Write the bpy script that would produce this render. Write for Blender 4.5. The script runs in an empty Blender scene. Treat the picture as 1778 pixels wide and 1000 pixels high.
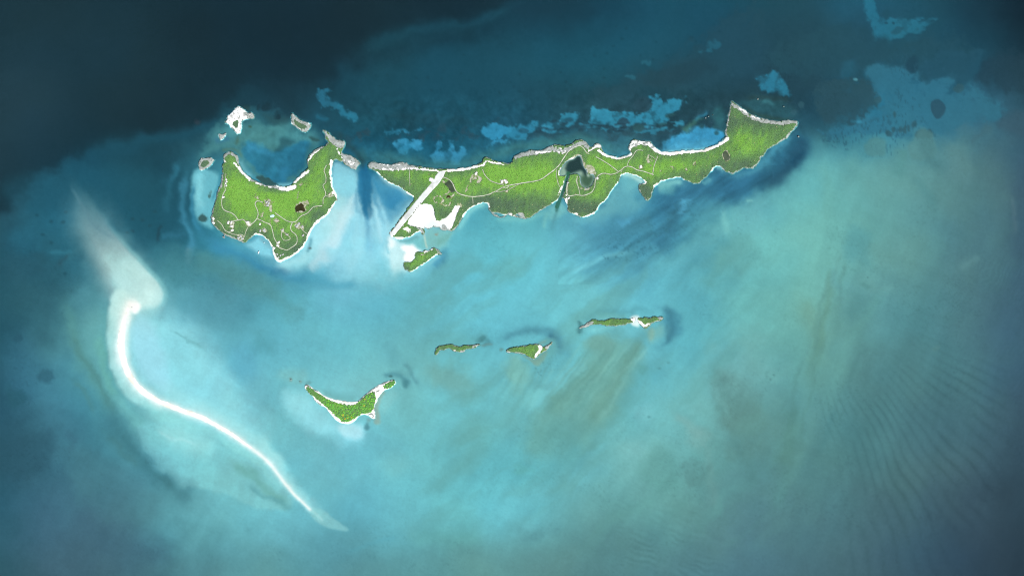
import bpy, math, random
import numpy as np

random.seed(7)
rng = np.random.default_rng(7)
SC = bpy.context.scene
COL = SC.collection
M = 3.0                                   # metres per photograph pixel


def wx(px): return (px - 889.0) * M
def wy(py): return (500.0 - py) * M


# ------------------------------------------------------------------ camera, sky, sun, exposure
SUN_EL, SUN_AZ = math.radians(52), math.radians(140)      # azimuth clockwise from north (+Y): south-east
cam_d = bpy.data.cameras.new('camera')
cam = bpy.data.objects.new('camera', cam_d)
COL.objects.link(cam)
cam.location = (0, 0, 9000)
cam_d.sensor_width = 36
cam_d.lens = 36 * 9000 / (1778 * M)
cam_d.clip_start, cam_d.clip_end = 10, 60000
SC.camera = cam

world = bpy.data.worlds.new('World')
SC.world = world
world.use_nodes = True
wn = world.node_tree.nodes
sky = wn.new('ShaderNodeTexSky')
sky.sky_type = 'NISHITA'
sky.sun_disc = False
sky.sun_elevation = SUN_EL
sky.sun_rotation = SUN_AZ
wn['Background'].inputs['Strength'].default_value = 0.08
world.node_tree.links.new(sky.outputs[0], wn['Background'].inputs[0])

sun_d = bpy.data.lights.new('sun', 'SUN')
sun_d.energy, sun_d.angle, sun_d.color = 4.2, math.radians(0.53), (1.0, 0.965, 0.91)
sun = bpy.data.objects.new('sun', sun_d)
COL.objects.link(sun)
sun.rotation_euler = (math.pi / 2 - SUN_EL, 0, math.pi - SUN_AZ)
sun.location = (0, 0, 3000)

SC.view_settings.view_transform = 'Standard'
SC.view_settings.look = 'None'
SC.view_settings.gamma = 1
SC.view_settings.exposure = 0.95
SC.render.engine = 'CYCLES'
SC.cycles.max_bounces = 6
SC.cycles.diffuse_bounces = 2
SC.cycles.transparent_max_bounces = 12
SC.cycles.use_denoising = True
SC.cycles.filter_width = 1.15

# ------------------------------------------------------------------ numeric helpers
def smooth(a, b, x):
    t = np.clip((x - a) / (b - a), 0, 1)
    return t * t * (3 - 2 * t)


def vnoise(x, y, seed):
    r = np.random.default_rng(seed).random((256, 256)).astype(np.float32)
    xi = np.floor(x).astype(np.int32); yi = np.floor(y).astype(np.int32)
    fx = (x - xi).astype(np.float32); fy = (y - yi).astype(np.float32)
    fx = fx * fx * fx * (fx * (fx * 6 - 15) + 10); fy = fy * fy * fy * (fy * (fy * 6 - 15) + 10)
    a = r[yi & 255, xi & 255]; b = r[yi & 255, (xi + 1) & 255]
    c = r[(yi + 1) & 255, xi & 255]; d = r[(yi + 1) & 255, (xi + 1) & 255]
    return (a * (1 - fx) + b * fx) * (1 - fy) + (c * (1 - fx) + d * fx) * fy


def fbm(x, y, scale, seed, octaves=4, gain=0.5):
    """fractal noise, about -1..1"""
    s = np.zeros(np.shape(x), np.float32); amp = 1.0; tot = 0.0
    x = np.asarray(x, np.float32) / scale; y = np.asarray(y, np.float32) / scale
    for o in range(octaves):
        ca, sa = math.cos(o * 1.1 + 0.4), math.sin(o * 1.1 + 0.4)
        s += amp * (vnoise(x * ca - y * sa + 17.3 * o, x * sa + y * ca + 5.1 * o, seed * 31 + o) * 2 - 1)
        tot += amp * 0.62; amp *= gain; x = x * 2.03; y = y * 2.03
    return s / tot


def chaikin(pts, n=2, closed=True):
    p = np.array(pts, np.float64)
    for _ in range(n):
        q = np.roll(p, -1, 0) if closed else p[1:]
        b = p if closed else p[:-1]
        r = np.empty((len(b) * 2, 2))
        r[0::2] = b * 0.75 + q * 0.25; r[1::2] = b * 0.25 + q * 0.75
        if not closed: r = np.vstack([p[:1], r, p[-1:]])
        p = r
    return p


def seg_dist(pts, X, Y, closed):
    """distance to a polyline and the arc parameter 0..1 of the nearest point"""
    p = np.asarray(pts, np.float32)
    q = np.roll(p, -1, 0) if closed else p[1:]
    b = p if closed else p[:-1]
    L = np.hypot(*(q - b).T); cum = np.concatenate([[0], np.cumsum(L)])
    best = np.full(X.shape, 1e12, np.float32); T = np.zeros(X.shape, np.float32)
    for i in range(len(b)):
        dx, dy = q[i] - b[i]; l2 = dx * dx + dy * dy + 1e-9
        t = np.clip(((X - b[i, 0]) * dx + (Y - b[i, 1]) * dy) / l2, 0, 1)
        d = (X - b[i, 0] - t * dx) ** 2 + (Y - b[i, 1] - t * dy) ** 2
        m = d < best
        best = np.where(m, d, best); T = np.where(m, (cum[i] + t * L[i]) / cum[-1], T)
    return np.sqrt(best), T


def sdf(pts, X, Y):
    """signed distance, positive inside"""
    p = np.asarray(pts, np.float32); q = np.roll(p, -1, 0)
    d, _ = seg_dist(p, X, Y, True)
    ins = np.zeros(X.shape, bool)
    for (x0, y0), (x1, y1) in zip(p, q):
        if y0 == y1: continue
        ins ^= ((y0 > Y) != (y1 > Y)) & (X < (x1 - x0) * (Y - y0) / (y1 - y0) + x0)
    return np.where(ins, d, -d)


def view(ox, oy, s):
    return lambda *p: [(ox + p[i] * s, oy + p[i + 1] * s) for i in range(0, len(p), 2)]


R1 = view(330, 170, .17); R2 = view(330, 300, .17); R3 = view(620, 240, .17); R4 = view(640, 330, .15)
R5 = view(850, 230, .17); R6 = view(1100, 160, .17); R7 = view(490, 640, .13); R8 = view(740, 530, .135)
A1 = view(0, 0, .253); A2 = view(440, 0, .253); A3 = view(880, 0, .253); A4 = view(1328, 0, .253)
A5 = view(0, 250, .253); A6 = view(440, 330, .253); A7 = view(880, 300, .253); A8 = view(1328, 200, .253)
B1 = view(0, 490, .253); B2 = view(440, 570, .253); B3 = view(880, 500, .253); B4 = view(1328, 440, .253)
B5 = view(0, 740, .253); B6 = view(440, 747, .253); B7 = view(880, 747, .253); B8 = view(1328, 690, .253)
P = view(0, 0, 1)

# ------------------------------------------------------------------ outlines of the land (plan, in map units)
WEST = (R1(350,650, 343,590, 370,560, 420,553, 470,580, 497,630, 490,670, 540,750, 600,815, 625,835, 680,850, 740,890, 800,900,
           860,900, 930,907, 1000,905, 1055,890, 1062,845, 1130,790, 1190,740, 1212,690, 1197,620, 1240,570, 1290,520, 1330,510,
           1390,490, 1420,455, 1388,420, 1380,370, 1352,325, 1390,335, 1440,395, 1530,440, 1583,442, 1572,500, 1543,530, 1555,570,
           1600,580, 1700,625, 1737,660, 1712,700, 1680,738, 1620,705, 1570,655, 1530,635, 1480,625, 1450,660, 1440,740, 1445,850, 1460,950)
        + R2(1455,130, 1490,215, 1507,268, 1475,320, 1420,410, 1380,450, 1300,500, 1250,560, 1205,650, 1172,740, 1110,800, 1040,850,
             960,890, 905,912, 868,870, 848,800, 832,740, 790,685, 730,635, 670,622, 640,648, 600,682, 555,717, 500,692, 440,662, 360,640,
             325,600, 270,572, 238,530, 216,490, 222,420, 258,290, 280,200, 318,100, 335,20) + R1(332,730, 330,690, 362,668))
LONG = (R3(112,290, 125,250, 170,245, 280,268, 380,273, 405,253, 490,250, 540,280, 700,300, 830,318, 1000,322, 1120,303, 1200,283,
           1285,250, 1297,203, 1340,200, 1400,232, 1500,258, 1572,268, 1605,195, 1640,165, 1765,130)
        + R5(440,190, 520,183, 570,173, 640,130, 690,128, 760,140, 830,122, 880,88, 940,73, 990,103, 1020,162, 1060,150, 1088,108,
             1142,128, 1138,170, 1180,220, 1250,248, 1330,258, 1400,243, 1442,218, 1438,190, 1413,160, 1440,100, 1480,73, 1560,93,
             1640,93, 1680,150, 1765,205)
        + R6(290,608, 380,618, 520,598, 690,592, 800,568, 880,518, 958,463, 940,430, 957,300, 973,220, 993,160, 1000,88, 1020,95,
             1060,138, 1130,178, 1190,236, 1290,265, 1400,292, 1500,300, 1540,290, 1600,297, 1670,290, 1678,325, 1642,380, 1602,410,
             1592,450, 1520,490, 1440,545, 1380,572, 1330,640, 1283,680, 1272,740, 1200,787, 1140,760, 1070,802, 1020,832, 960,817,
             910,782, 870,750, 830,757, 780,820, 700,900, 660,937, 590,922, 530,892, 450,858, 380,885, 300,900, 212,957)
        + R5(1690,550, 1660,600, 1655,660, 1612,697, 1570,652, 1538,600, 1518,540, 1590,518, 1592,500, 1560,470, 1500,443, 1440,422,
             1390,412, 1345,432, 1310,510, 1250,582, 1190,682, 1120,742, 1080,822, 1010,852, 950,867, 900,842, 850,827, 803,792, 800,735,
             768,682, 735,650, 690,690, 640,730, 590,752, 500,802, 420,862, 370,887, 330,862, 290,822, 250,847, 205,820, 170,842, 120,872,
             60,852, 0,802)
        + R3(1720,828, 1640,792, 1560,762, 1500,802, 1460,817, 1400,772, 1352,742, 1347,690, 1330,657, 1270,655, 1190,690, 1130,740,
             1080,800, 1040,870, 1000,930, 962,942)
        + R4(950,470, 905,462, 850,462, 830,432, 760,425, 700,440, 660,440, 640,445, 648,490, 630,520, 600,478, 555,488, 480,540, 400,562,
             335,572, 300,548, 262,545, 243,520, 250,488, 350,360, 460,210, 532,110, 520,70, 470,52)
        + R3(500,548, 450,498, 370,470, 300,442, 240,382, 205,345, 160,325))
LAGOON = R5(800,285, 860,272, 890,240, 930,232, 948,300, 960,350, 990,380, 1000,430, 1040,430, 1062,418, 1078,470, 1052,540, 1000,572,
            950,562, 922,505, 925,445, 880,420, 830,440, 790,435, 740,450, 708,432, 718,380, 770,308)
CHANNEL = R5(805,420, 775,520, 750,600, 715,690, 690,760, 650,900)
SPIT = R4(405,842, 440,830, 495,830, 530,800, 545,720, 590,708, 612,720, 640,700, 720,698, 745,663, 790,678, 830,720, 852,747, 800,742,
          760,752, 700,812, 640,852, 580,882, 540,922, 480,952, 440,927, 400,892)
CRESC = R7(300,220, 330,208, 400,258, 470,300, 530,340, 600,380, 700,412, 800,432, 900,447, 980,440, 1015,436, 1080,378, 1180,288, 1280,228,
           1400,168, 1490,148, 1517,180, 1490,222, 1430,272, 1370,272, 1330,312, 1290,372, 1262,402, 1272,430, 1237,470, 1227,540, 1242,620,
           1240,667, 1190,655, 1140,612, 1080,600, 1010,640, 960,702, 930,727, 860,737, 780,722, 700,667, 640,592, 580,512, 510,484, 440,432,
           418,372, 360,322, 308,272)
ISLA = R8(108,622, 128,560, 160,528, 250,513, 300,498, 370,520, 450,540, 480,513, 590,518, 640,498, 700,500, 645,532, 590,553, 500,557,
          490,592, 440,607, 400,592, 350,587, 320,557, 260,552, 220,577, 170,572, 152,612, 130,637)
ISLB = R8(1028,592, 1060,558, 1150,538, 1300,518, 1420,498, 1465,508, 1500,538, 1560,520, 1622,468, 1612,492, 1562,562, 1490,602, 1442,642,
          1390,692, 1340,672, 1270,622, 1150,607, 1050,602)
ISLC = B3(492,272, 520,263, 560,238, 600,210, 650,230, 720,208, 800,215, 850,212, 872,196, 890,214, 884,226, 862,237, 800,252, 720,262,
          650,250, 600,248, 550,262, 510,277)
ISLD = B3(898,214, 912,205, 935,212, 955,200, 980,208, 1005,196, 1030,206, 1052,196, 1073,206, 1062,220, 1020,230, 990,240, 975,262,
          950,278, 925,257, 905,237)
NR1 = R1(350,250, 390,190, 430,150, 480,90, 510,98, 560,130, 590,165, 630,155, 657,180, 640,212, 590,207, 540,227, 522,250, 517,330,
         490,378, 460,347, 410,282, 380,262)
NR2 = R1(288,368, 340,373, 368,360, 352,400, 315,438, 298,410)
NR3 = R1(1040,153, 1070,190, 1130,235, 1220,258, 1237,290, 1190,352, 1150,337, 1090,302, 1045,272, 1030,200)
NR4 = R1(83,680, 105,622, 150,618, 247,622, 237,660, 190,707, 120,742, 93,732)

# ------------------------------------------------------------------ seabed: what the bottom looks like through the water (map of tones, corner vignette and haze painted in)
STEP = 1.8
gx = np.arange(-110, 1890, STEP, dtype=np.float32)
gy = np.arange(-110, 1112, STEP, dtype=np.float32)
X, Y = np.meshgrid(gx, gy)
n1 = fbm(X, Y, 90, 1, 5); n2 = fbm(X, Y, 90, 2, 5)
n3 = fbm(X, Y, 22, 3, 4); n4 = fbm(X, Y, 22, 4, 4)
n5 = fbm(X, Y, 7, 5, 3)
n6 = fbm(X, Y, 26, 6, 5, .62)

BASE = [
 # x = 0, 100, ... 1800 for y = 0, 100, ... 1000; corners darkened by a painted vignette
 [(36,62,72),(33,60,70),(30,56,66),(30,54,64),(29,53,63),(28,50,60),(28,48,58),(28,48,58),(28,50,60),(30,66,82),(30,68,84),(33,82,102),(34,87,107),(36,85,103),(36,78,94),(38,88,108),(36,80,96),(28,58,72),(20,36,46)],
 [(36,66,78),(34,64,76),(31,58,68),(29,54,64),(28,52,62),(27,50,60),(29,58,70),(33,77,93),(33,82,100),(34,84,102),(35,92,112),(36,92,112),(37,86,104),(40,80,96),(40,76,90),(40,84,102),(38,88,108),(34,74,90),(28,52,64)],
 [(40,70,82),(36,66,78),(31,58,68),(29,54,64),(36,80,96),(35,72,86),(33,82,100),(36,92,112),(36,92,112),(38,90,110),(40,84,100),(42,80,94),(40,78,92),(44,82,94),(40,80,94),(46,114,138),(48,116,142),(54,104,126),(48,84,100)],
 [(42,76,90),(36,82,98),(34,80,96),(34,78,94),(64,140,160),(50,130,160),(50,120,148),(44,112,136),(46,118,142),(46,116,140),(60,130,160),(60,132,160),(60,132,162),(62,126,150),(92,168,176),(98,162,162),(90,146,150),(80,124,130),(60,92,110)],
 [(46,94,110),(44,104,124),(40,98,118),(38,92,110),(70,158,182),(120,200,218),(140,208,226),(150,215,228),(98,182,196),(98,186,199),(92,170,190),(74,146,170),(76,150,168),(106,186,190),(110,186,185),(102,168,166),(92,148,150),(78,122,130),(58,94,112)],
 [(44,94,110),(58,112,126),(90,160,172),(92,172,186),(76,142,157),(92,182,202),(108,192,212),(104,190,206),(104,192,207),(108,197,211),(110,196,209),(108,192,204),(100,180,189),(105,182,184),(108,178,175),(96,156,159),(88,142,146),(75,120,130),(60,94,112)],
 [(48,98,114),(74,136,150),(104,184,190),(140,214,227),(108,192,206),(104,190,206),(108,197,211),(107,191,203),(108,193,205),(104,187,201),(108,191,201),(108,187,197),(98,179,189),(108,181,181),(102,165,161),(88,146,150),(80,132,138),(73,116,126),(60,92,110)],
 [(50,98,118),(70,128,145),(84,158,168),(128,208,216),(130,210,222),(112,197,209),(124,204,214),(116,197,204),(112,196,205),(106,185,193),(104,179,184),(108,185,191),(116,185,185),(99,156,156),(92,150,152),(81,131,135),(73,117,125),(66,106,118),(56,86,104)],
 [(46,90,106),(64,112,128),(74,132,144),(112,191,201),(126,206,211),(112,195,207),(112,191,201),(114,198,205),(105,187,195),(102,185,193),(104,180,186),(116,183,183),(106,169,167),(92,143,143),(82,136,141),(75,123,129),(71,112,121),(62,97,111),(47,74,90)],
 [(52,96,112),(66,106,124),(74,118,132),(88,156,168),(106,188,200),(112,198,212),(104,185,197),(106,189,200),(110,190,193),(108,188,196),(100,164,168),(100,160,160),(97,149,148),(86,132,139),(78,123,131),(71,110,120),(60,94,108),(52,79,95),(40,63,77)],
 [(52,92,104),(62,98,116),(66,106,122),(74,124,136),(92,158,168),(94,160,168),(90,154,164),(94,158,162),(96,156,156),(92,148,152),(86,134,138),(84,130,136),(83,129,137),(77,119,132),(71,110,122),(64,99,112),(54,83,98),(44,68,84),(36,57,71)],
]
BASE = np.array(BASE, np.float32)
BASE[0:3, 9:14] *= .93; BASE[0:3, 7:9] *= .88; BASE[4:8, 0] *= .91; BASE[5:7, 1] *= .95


def bicubic(grid, u, v):
    h, w, _ = grid.shape
    u = np.clip(u, 0, w - 1.001); v = np.clip(v, 0, h - 1.001)
    i = np.floor(u).astype(int); j = np.floor(v).astype(int); fu = (u - i)[..., None]; fv = (v - j)[..., None]

    def wts(t): return (-.5*t + t*t - .5*t**3, 1 - 2.5*t*t + 1.5*t**3, .5*t + 2*t*t - 1.5*t**3, -.5*t*t + .5*t**3)
    out = 0
    for a, wa in zip((-1, 0, 1, 2), wts(fv)):
        row = 0
        for b, wb in zip((-1, 0, 1, 2), wts(fu)):
            row = row + grid[np.clip(j + a, 0, h - 1), np.clip(i + b, 0, w - 1)] * wb
        out = out + row * wa
    return out


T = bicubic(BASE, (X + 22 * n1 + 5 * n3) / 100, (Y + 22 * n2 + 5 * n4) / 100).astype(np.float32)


def window(pts, pad):
    p = np.array(pts); x0, y0 = p.min(0) - pad; x1, y1 = p.max(0) + pad
    i0, i1 = np.clip(((np.array([x0, x1]) + 110) / STEP).astype(int) + [0, 2], 0, len(gx))
    j0, j1 = np.clip(((np.array([y0, y1]) + 110) / STEP).astype(int) + [0, 2], 0, len(gy))
    return slice(j0, j1), slice(i0, i1)


def lay(w, m, col):
    m = m[..., None]
    T[w] = T[w] * (1 - m) + np.array(col, np.float32) * m


def blob(pts, col, a=1.0, soft=5, warp=6, rag=0.0, mul=False, sm=2):
    pts = chaikin(pts, sm); w = window(pts, soft * 1.5 + warp * 2 + 10)
    sd = sdf(pts, X[w] + warp * n3[w], Y[w] + warp * n4[w]) + rag * (n5[w] + 1.5 * n6[w])
    m = a * smooth(-soft, soft, sd)
    if rag >= 2.5: m = m * (.62 + .38 * smooth(-.5, .35, n6[w] + .5 * n5[w] + .04 * sd))
    if mul: T[w] = T[w] * (1 + (np.array(col, np.float32) - 1) * m[..., None])
    else: lay(w, m, col)


def ell(x, y, rx, ry, col, a=1.0, soft=5, warp=4, rag=0.0, rot=0):
    c, s = math.cos(rot), math.sin(rot)
    blob([(x + rx * math.cos(t) * c - ry * math.sin(t) * s, y + rx * math.cos(t) * s + ry * math.sin(t) * c)
          for t in np.linspace(0, 2 * math.pi, 11)[:-1]], col, a, soft, warp, rag)


def stroke(pts, w0, w1, col, a=1.0, a1=None, warp=5, hard=0.0, cap=True, sm=2):
    """soft band along a line; hard 0 = gaussian, 1 = crisp"""
    pts = chaikin(pts, sm, False); wm = max(w0, w1); w = window(pts, wm * 2.4 + warp * 2)
    d, t = seg_dist(pts, X[w] + warp * n3[w], Y[w] + warp * n4[w], False)
    wd = w0 + (w1 - w0) * t
    g = np.exp(-(d / wd) ** 2) if hard == 0 else 1 - smooth(wd * hard, wd * (2 - hard), d)
    al = a + ((a if a1 is None else a1) - a) * t
    if cap: al = al * (.25 + .75 * smooth(0, .14, t)) * (.25 + .75 * smooth(1, .84, t))
    lay(w, g * al, col)


# --- deep water in the north-west and the shelf edge
DARK = P(-160,-160, 930,-160, 890,2, 845,34, 790,45, 720,53, 660,68, 612,98, 592,140, 560,146, 500,136, 440,134, 402,165, 372,204, 330,226,
         260,240, 190,253, 105,280, 50,325, -20,390, -160,430)
blob(DARK, (27,50,60), .75, 16, 8)
ell(120, 90, 160, 110, (37,64,74), .5, 90, 10)
ell(20, 190, 90, 90, (42,70,82), .55, 60, 10)
ell(480, 40, 200, 70, (26,46,55), .5, 60)
stroke(P(900,0, 850,32, 790,44, 722,52, 665,68, 622,95), 9, 14, (32,78,94), .7)
stroke(P(590,110, 600,140, 620,170), 14, 20, (32,74,90), .5)
stroke(P(390,190, 372,212, 330,232, 260,246, 200,258, 120,285), 9, 20, (33,80,98), .8, warp=6)
stroke(A2(1250,270, 1100,310, 1000,380, 900,390), 10, 8, (31,66,79), .6)
stroke(A2(760,320, 1000,300, 1250,250, 1500,200), 6, 8, (31,70,84), .5)
blob(A3(0,0, 500,0, 640,60, 300,120, 0,150), (30,62,76), .65, 22, 12)
# shelf body north of the islands
blob(A2(650,480, 1100,380, 1778,200, 1778,800, 1300,760, 900,800, 700,640), (33,82,100), .55, 30, 12)
ell(870, 190, 90, 20, (34,86,104), .4, 20)
blob(A3(1050,460, 1250,280, 1450,120, 1600,60, 1778,60, 1778,560, 1500,560, 1300,640, 1180,700, 1050,620, 900,640, 840,720, 640,740, 520,640, 700,560), (40,78,92), .8, 12, 12, 4)
blob(A3(920,520, 1200,430, 1500,420, 1400,520, 1200,600, 930,600), (38,70,82), .6, 10, 8)
blob(A2(900,800, 1200,760, 1500,820, 1540,870, 1300,900, 1000,860), (36,78,92), .6, 8, 8)
for q in [(1410,310,34,14),(1360,350,22,8),(960,440,16,6),(840,530,20,7)]:
    ell(880 + q[0]*.253, q[1]*.253, q[2]*.253*2, q[3]*.253*2, (44,108,128), .6, 3, 4, 3)
# scattered coral heads on the shelf
r_ = np.random.default_rng(3)
for _ in range(70):
    x, y = r_.uniform(640, 1250), r_.uniform(30, 200)
    if y > 205 - (x - 640) * .12: continue
    ell(x, y, r_.uniform(1.2, 3.2), r_.uniform(1.2, 3.4), (32,70,84), .55, 1.6, 1)
# --- blue sand patches and reef along the north coast
BL = (52,138,172)
NCO = P(560,205, 640,235, 760,230, 880,238, 960,228, 1050,225, 1150,215, 1250,205)
for k in range(60):
    x = r_.uniform(600, 1290); y = 238 - 0.02 * (x - 600) + r_.normal(0, 9)
    ell(x, y, r_.uniform(6, 20), r_.uniform(3, 7), (42,76,90), .6, 3, 6, 3, r_.uniform(-.4, .2))
for pts, a in ((A2(480,600, 560,600, 570,630, 500,640, 520,690, 640,750, 730,800, 690,820, 610,790, 520,720, 450,720, 430,640), .55),
            (A2(850,900, 1000,890, 1200,870, 1210,885, 1050,910, 900,950), .7), (A2(1240,990, 1270,950, 1300,1000, 1260,1050, 1230,1020), .8),
            (A2(1310,960, 1340,950, 1370,1000, 1340,1010), .8), (A2(960,970, 1040,960, 1140,950, 1150,1000, 1060,1010, 1040,1050, 970,1040), .8),
            (A2(1540,900, 1600,850, 1700,850, 1778,890, 1700,940, 1640,970, 1560,940), .95), (A2(1640,970, 1700,960, 1760,990, 1700,1000), .7)):
    blob(pts, BL, a, 2.2, 3, 3)
for pts, a in ((R3(370,50, 420,20, 500,30, 490,60, 440,70, 430,120, 370,110), .9), (R3(560,40, 610,10, 650,60, 660,115, 620,120, 560,60), .9),
            (R3(730,200, 790,115, 900,112, 1000,75, 1030,125, 1060,135, 1090,60, 1150,140, 1060,220, 1000,255, 900,262, 800,262, 750,225), 1),
            (R3(790,30, 840,10, 860,50, 830,70), .9), (R3(920,0, 980,20, 980,50, 930,50), .8), (R3(1370,40, 1500,30, 1600,0, 1660,10, 1600,40, 1450,60, 1380,75), .8),
            (R3(1190,100, 1330,80, 1340,90, 1260,110), .6)):
    blob(pts, (58,142,176), a, 2.6, 3, 2.6)
stroke(R3(760,220, 780,260, 900,275, 1000,265), 2, 2, (72,150,175), .5)
for pts, a in ((A3(0,890, 90,850, 200,820, 228,850, 190,900, 100,940, 120,955, 60,975, 0,975), .9), (A3(270,830, 320,810, 320,860, 280,870), .7),
            (A3(360,795, 420,780, 490,795, 490,830, 430,880, 375,850), .9),
            (A3(590,715, 625,760, 720,762, 860,770, 920,772, 1000,725, 970,665, 1030,655, 1080,692, 1180,700, 1182,750, 1080,790, 1150,832, 1020,862,
                960,852, 890,837, 840,870, 790,882, 640,860, 600,880, 545,852, 595,810), 1),
            (A3(640,880, 700,882, 700,895, 640,892), .8), (A3(1220,670, 1245,660, 1240,700, 1215,690), .7), (A3(830,900, 980,895, 1100,880, 1250,825, 1240,840, 1120,900, 980,915), .7)):
    blob(pts, (50,132,162), a, 2.6, 3, 2.8)
ell(880 + 800*.253, 845*.253, 11, 10, (44,80,98), .95, 2, 3, 2)
ell(880 + 910*.253, 868*.253, 16, 7, (44,86,102), .95, 2, 3, 2)
ell(880 + 940*.253, 720*.253, 16, 12, (42,76,90), .95, 2, 3, 2)
ell(880 + 425*.253, 830*.253, 8, 4, (40,90,110), .95, 2, 2, 1)
ell(880 + 110*.253, 900*.253, 10, 4, (42,92,112), .9, 2, 2, 1)
for k in range(90):   # broken reef crests
    x = r_.uniform(930, 1190); y = 224 + r_.normal(0, 4) - (x - 930) * .02
    ell(x, y, r_.uniform(2, 9), r_.uniform(1, 2.5), random.choice([(36,64,78), (38,72,86), (56,140,170)]), .7, 1.5, 2, 1)
# greenish shallows hugging the north coast
stroke(R3(0,180, 200,200, 400,215, 620,250, 900,290, 1150,260, 1280,200, 1400,190) + R5(150,200, 330,160, 500,140, 640,100, 800,90, 1000,90, 1060,110, 1200,160, 1330,170, 1420,110, 1500,50), 13, 12, (64,124,130), .85, warp=5)
stroke(R5(1150,150, 1230,200, 1330,215, 1420,190), 5, 5, (66,140,160), .7)
# --- cove under the eastern head
blob(R6(255,500, 300,500, 420,470, 560,400, 620,345, 740,350, 880,400, 930,450, 900,500, 830,560, 700,590, 400,612, 280,590), (62,152,194), 1, 4, 4, 2)
blob(R6(290,560, 420,530, 600,500, 800,500, 870,500, 800,560, 690,588, 400,615, 300,600), (84,176,212), .8, 8, 3)
stroke(R6(290,600, 400,610, 540,592, 690,585, 800,562), 2.5, 2.5, (140,215,225), .8, warp=1)
stroke(R6(1250,500, 1300,480), 4, 4, (90,180,200), .5)
for q in ((890,270,30,45),(690,360,40,30),(830,360,22,16),(850,420,16,20),(500,370,40,16),(290,330,70,18),(50,360,60,40),(380,240,60,18)):
    ell(1100+q[0]*.17, 160+q[1]*.17, q[2]*.17, q[3]*.17, (44,84,92), .8, 2, 2, 1.5)
stroke(R6(500,400, 600,340, 640,290, 700,280), 3, 3, (70,124,112), .6)
stroke(R6(620,300, 700,240, 760,180), 3, 2.5, (56,138,172), .6, warp=3)
blob(R6(780,200, 960,120, 950,420, 880,400, 820,280), (52,110,118), .5, 6, 4)
blob(R6(1060,120, 1200,40, 1500,60, 1660,180, 1700,290, 1500,295, 1300,260, 1180,220), (48,96,106), .7, 10, 5)
stroke(R6(1120,150, 1220,220, 1350,260, 1500,285, 1640,280), 4, 3, (46,78,76), .8, warp=2)
stroke(R6(1140,50, 1300,60, 1450,70, 1620,75), 5, 4, (44,72,76), .7, warp=4)
stroke(R6(1450,100, 1500,115, 1560,110), 3, 2, (44,84,92), .8)
stroke(R6(1330,100, 1420,120, 1440,160), 5, 4, (66,128,138), .5)
# --- north-east flats
blob(A4(-60,500, 20,515, 60,490, 130,530, 165,600, 190,672, 100,655, 0,632, -40,600), (48,126,154), .9, 3, 3, 2.5)
blob(A4(670,-30, 745,-30, 755,60, 790,130, 900,120, 1080,132, 1190,125, 1180,150, 1120,180, 1040,225, 930,270, 850,290, 780,285, 725,245, 730,180, 690,110), (45,120,145), .75, 4, 4, 3)
blob(A4(850,240, 890,180, 950,185, 960,200, 910,235), (42,92,110), .8, 2, 3)
ell(1328+825*.253, 155*.253, 3, 3, (38,80,98), .8, 1.5); ell(1328+880*.253, 157*.253, 3, 3, (38,80,98), .8, 1.5); ell(1328+830*.253, 90*.253, 6, 9, (38,82,98), .7, 4)
blob(A4(430,170, 700,160, 730,250, 860,300, 1040,260, 1120,200, 1400,260, 1480,420, 1320,520, 1180,530, 1060,570, 1050,500, 980,480, 860,430, 700,450, 620,540, 350,550, 0,480, 0,300, 250,240), (40,80,94), .75, 10, 10, 3)
blob(A4(510,460, 560,410, 640,430, 620,500, 560,560, 510,530), (42,96,116), .6, 6, 5)
blob(A4(700,450, 860,428, 980,450, 1060,500, 1070,575, 1180,530, 1300,505, 1310,565, 1275,620, 1390,640, 1400,545, 1490,610, 1560,660, 1650,740, 1600,860,
        1200,900, 900,930, 600,900, 400,950, 330,900, 560,860, 700,800, 800,700, 730,600), (53,114,136), .8, 7, 7, 4)
blob(A4(1480,450, 1600,400, 1700,360, 1900,400, 1900,720, 1700,680, 1550,640, 1460,560), (38,66,80), .7, 12, 10, 3)
blob(A4(1100,400, 1300,330, 1500,340, 1470,500, 1420,560, 1330,640, 1280,620, 1310,540, 1200,520, 1100,570), (40,84,102), .8, 6, 8, 3)
ell(1328+1025*.253, 440*.253, 11, 13, (36,72,88), .85, 3, 4, 1)
blob(A4(345,560, 420,545, 560,550, 710,548, 730,620, 810,680, 790,730, 700,795, 580,850, 460,865, 380,840, 345,790, 375,720, 340,690), (46,82,94), .9, 5, 5, 3)
blob(A4(1135,700, 1170,675, 1215,690, 1250,735, 1235,775, 1195,825, 1165,800, 1140,755), (46,86,104), .95, 1.6, 2)
for q in ((890,785,14,20),(860,915,22,26),(885,885,18,26),(930,880,12,28),(960,880,14,28),(985,875,12,26),(1025,860,24,26),(780,690,24,26),(255,725,22,22),(205,775,22,22),(1330,610,40,30),(1080,925,60,30),(1135,915,26,40),(840,920,10,20)):
    ell(1328+q[0]*.253, q[1]*.253, q[2]*.253, q[3]*.253, (52,92,104), .8, 2, 2, 1)
ell(1328+620*.253, 545*.253, 4, 2.4, (90,160,175), .8, 1.4, 1); ell(1328+650*.253, 835*.253, 5, 3, (62,140,165), .8, 2, 1)
w = window(A4(700,450, 1560,1000), 20)     # mottled speckle on the flats
sp = smooth(.35, .9, fbm(X[w], Y[w] * .45, 3.2, 41, 2)) * smooth(.0, .5, fbm(X[w], Y[w], 60, 42, 2) + .15) * smooth(300, 250, Y[w]) * smooth(1480, 1530, X[w]) * smooth(1690, 1600, X[w])
lay(w, sp * .5, (44,88,106))
w = window(A8(380,0, 900,280), 25)
sp = smooth(.1, .8, fbm(X[w], Y[w] * .5, 3.4, 43, 2)) * smooth(0, .3, sdf(A8(400,60, 640,60, 860,0, 840,160, 700,140, 560,250, 400,180), X[w], Y[w]) / 25 + .2)
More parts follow.
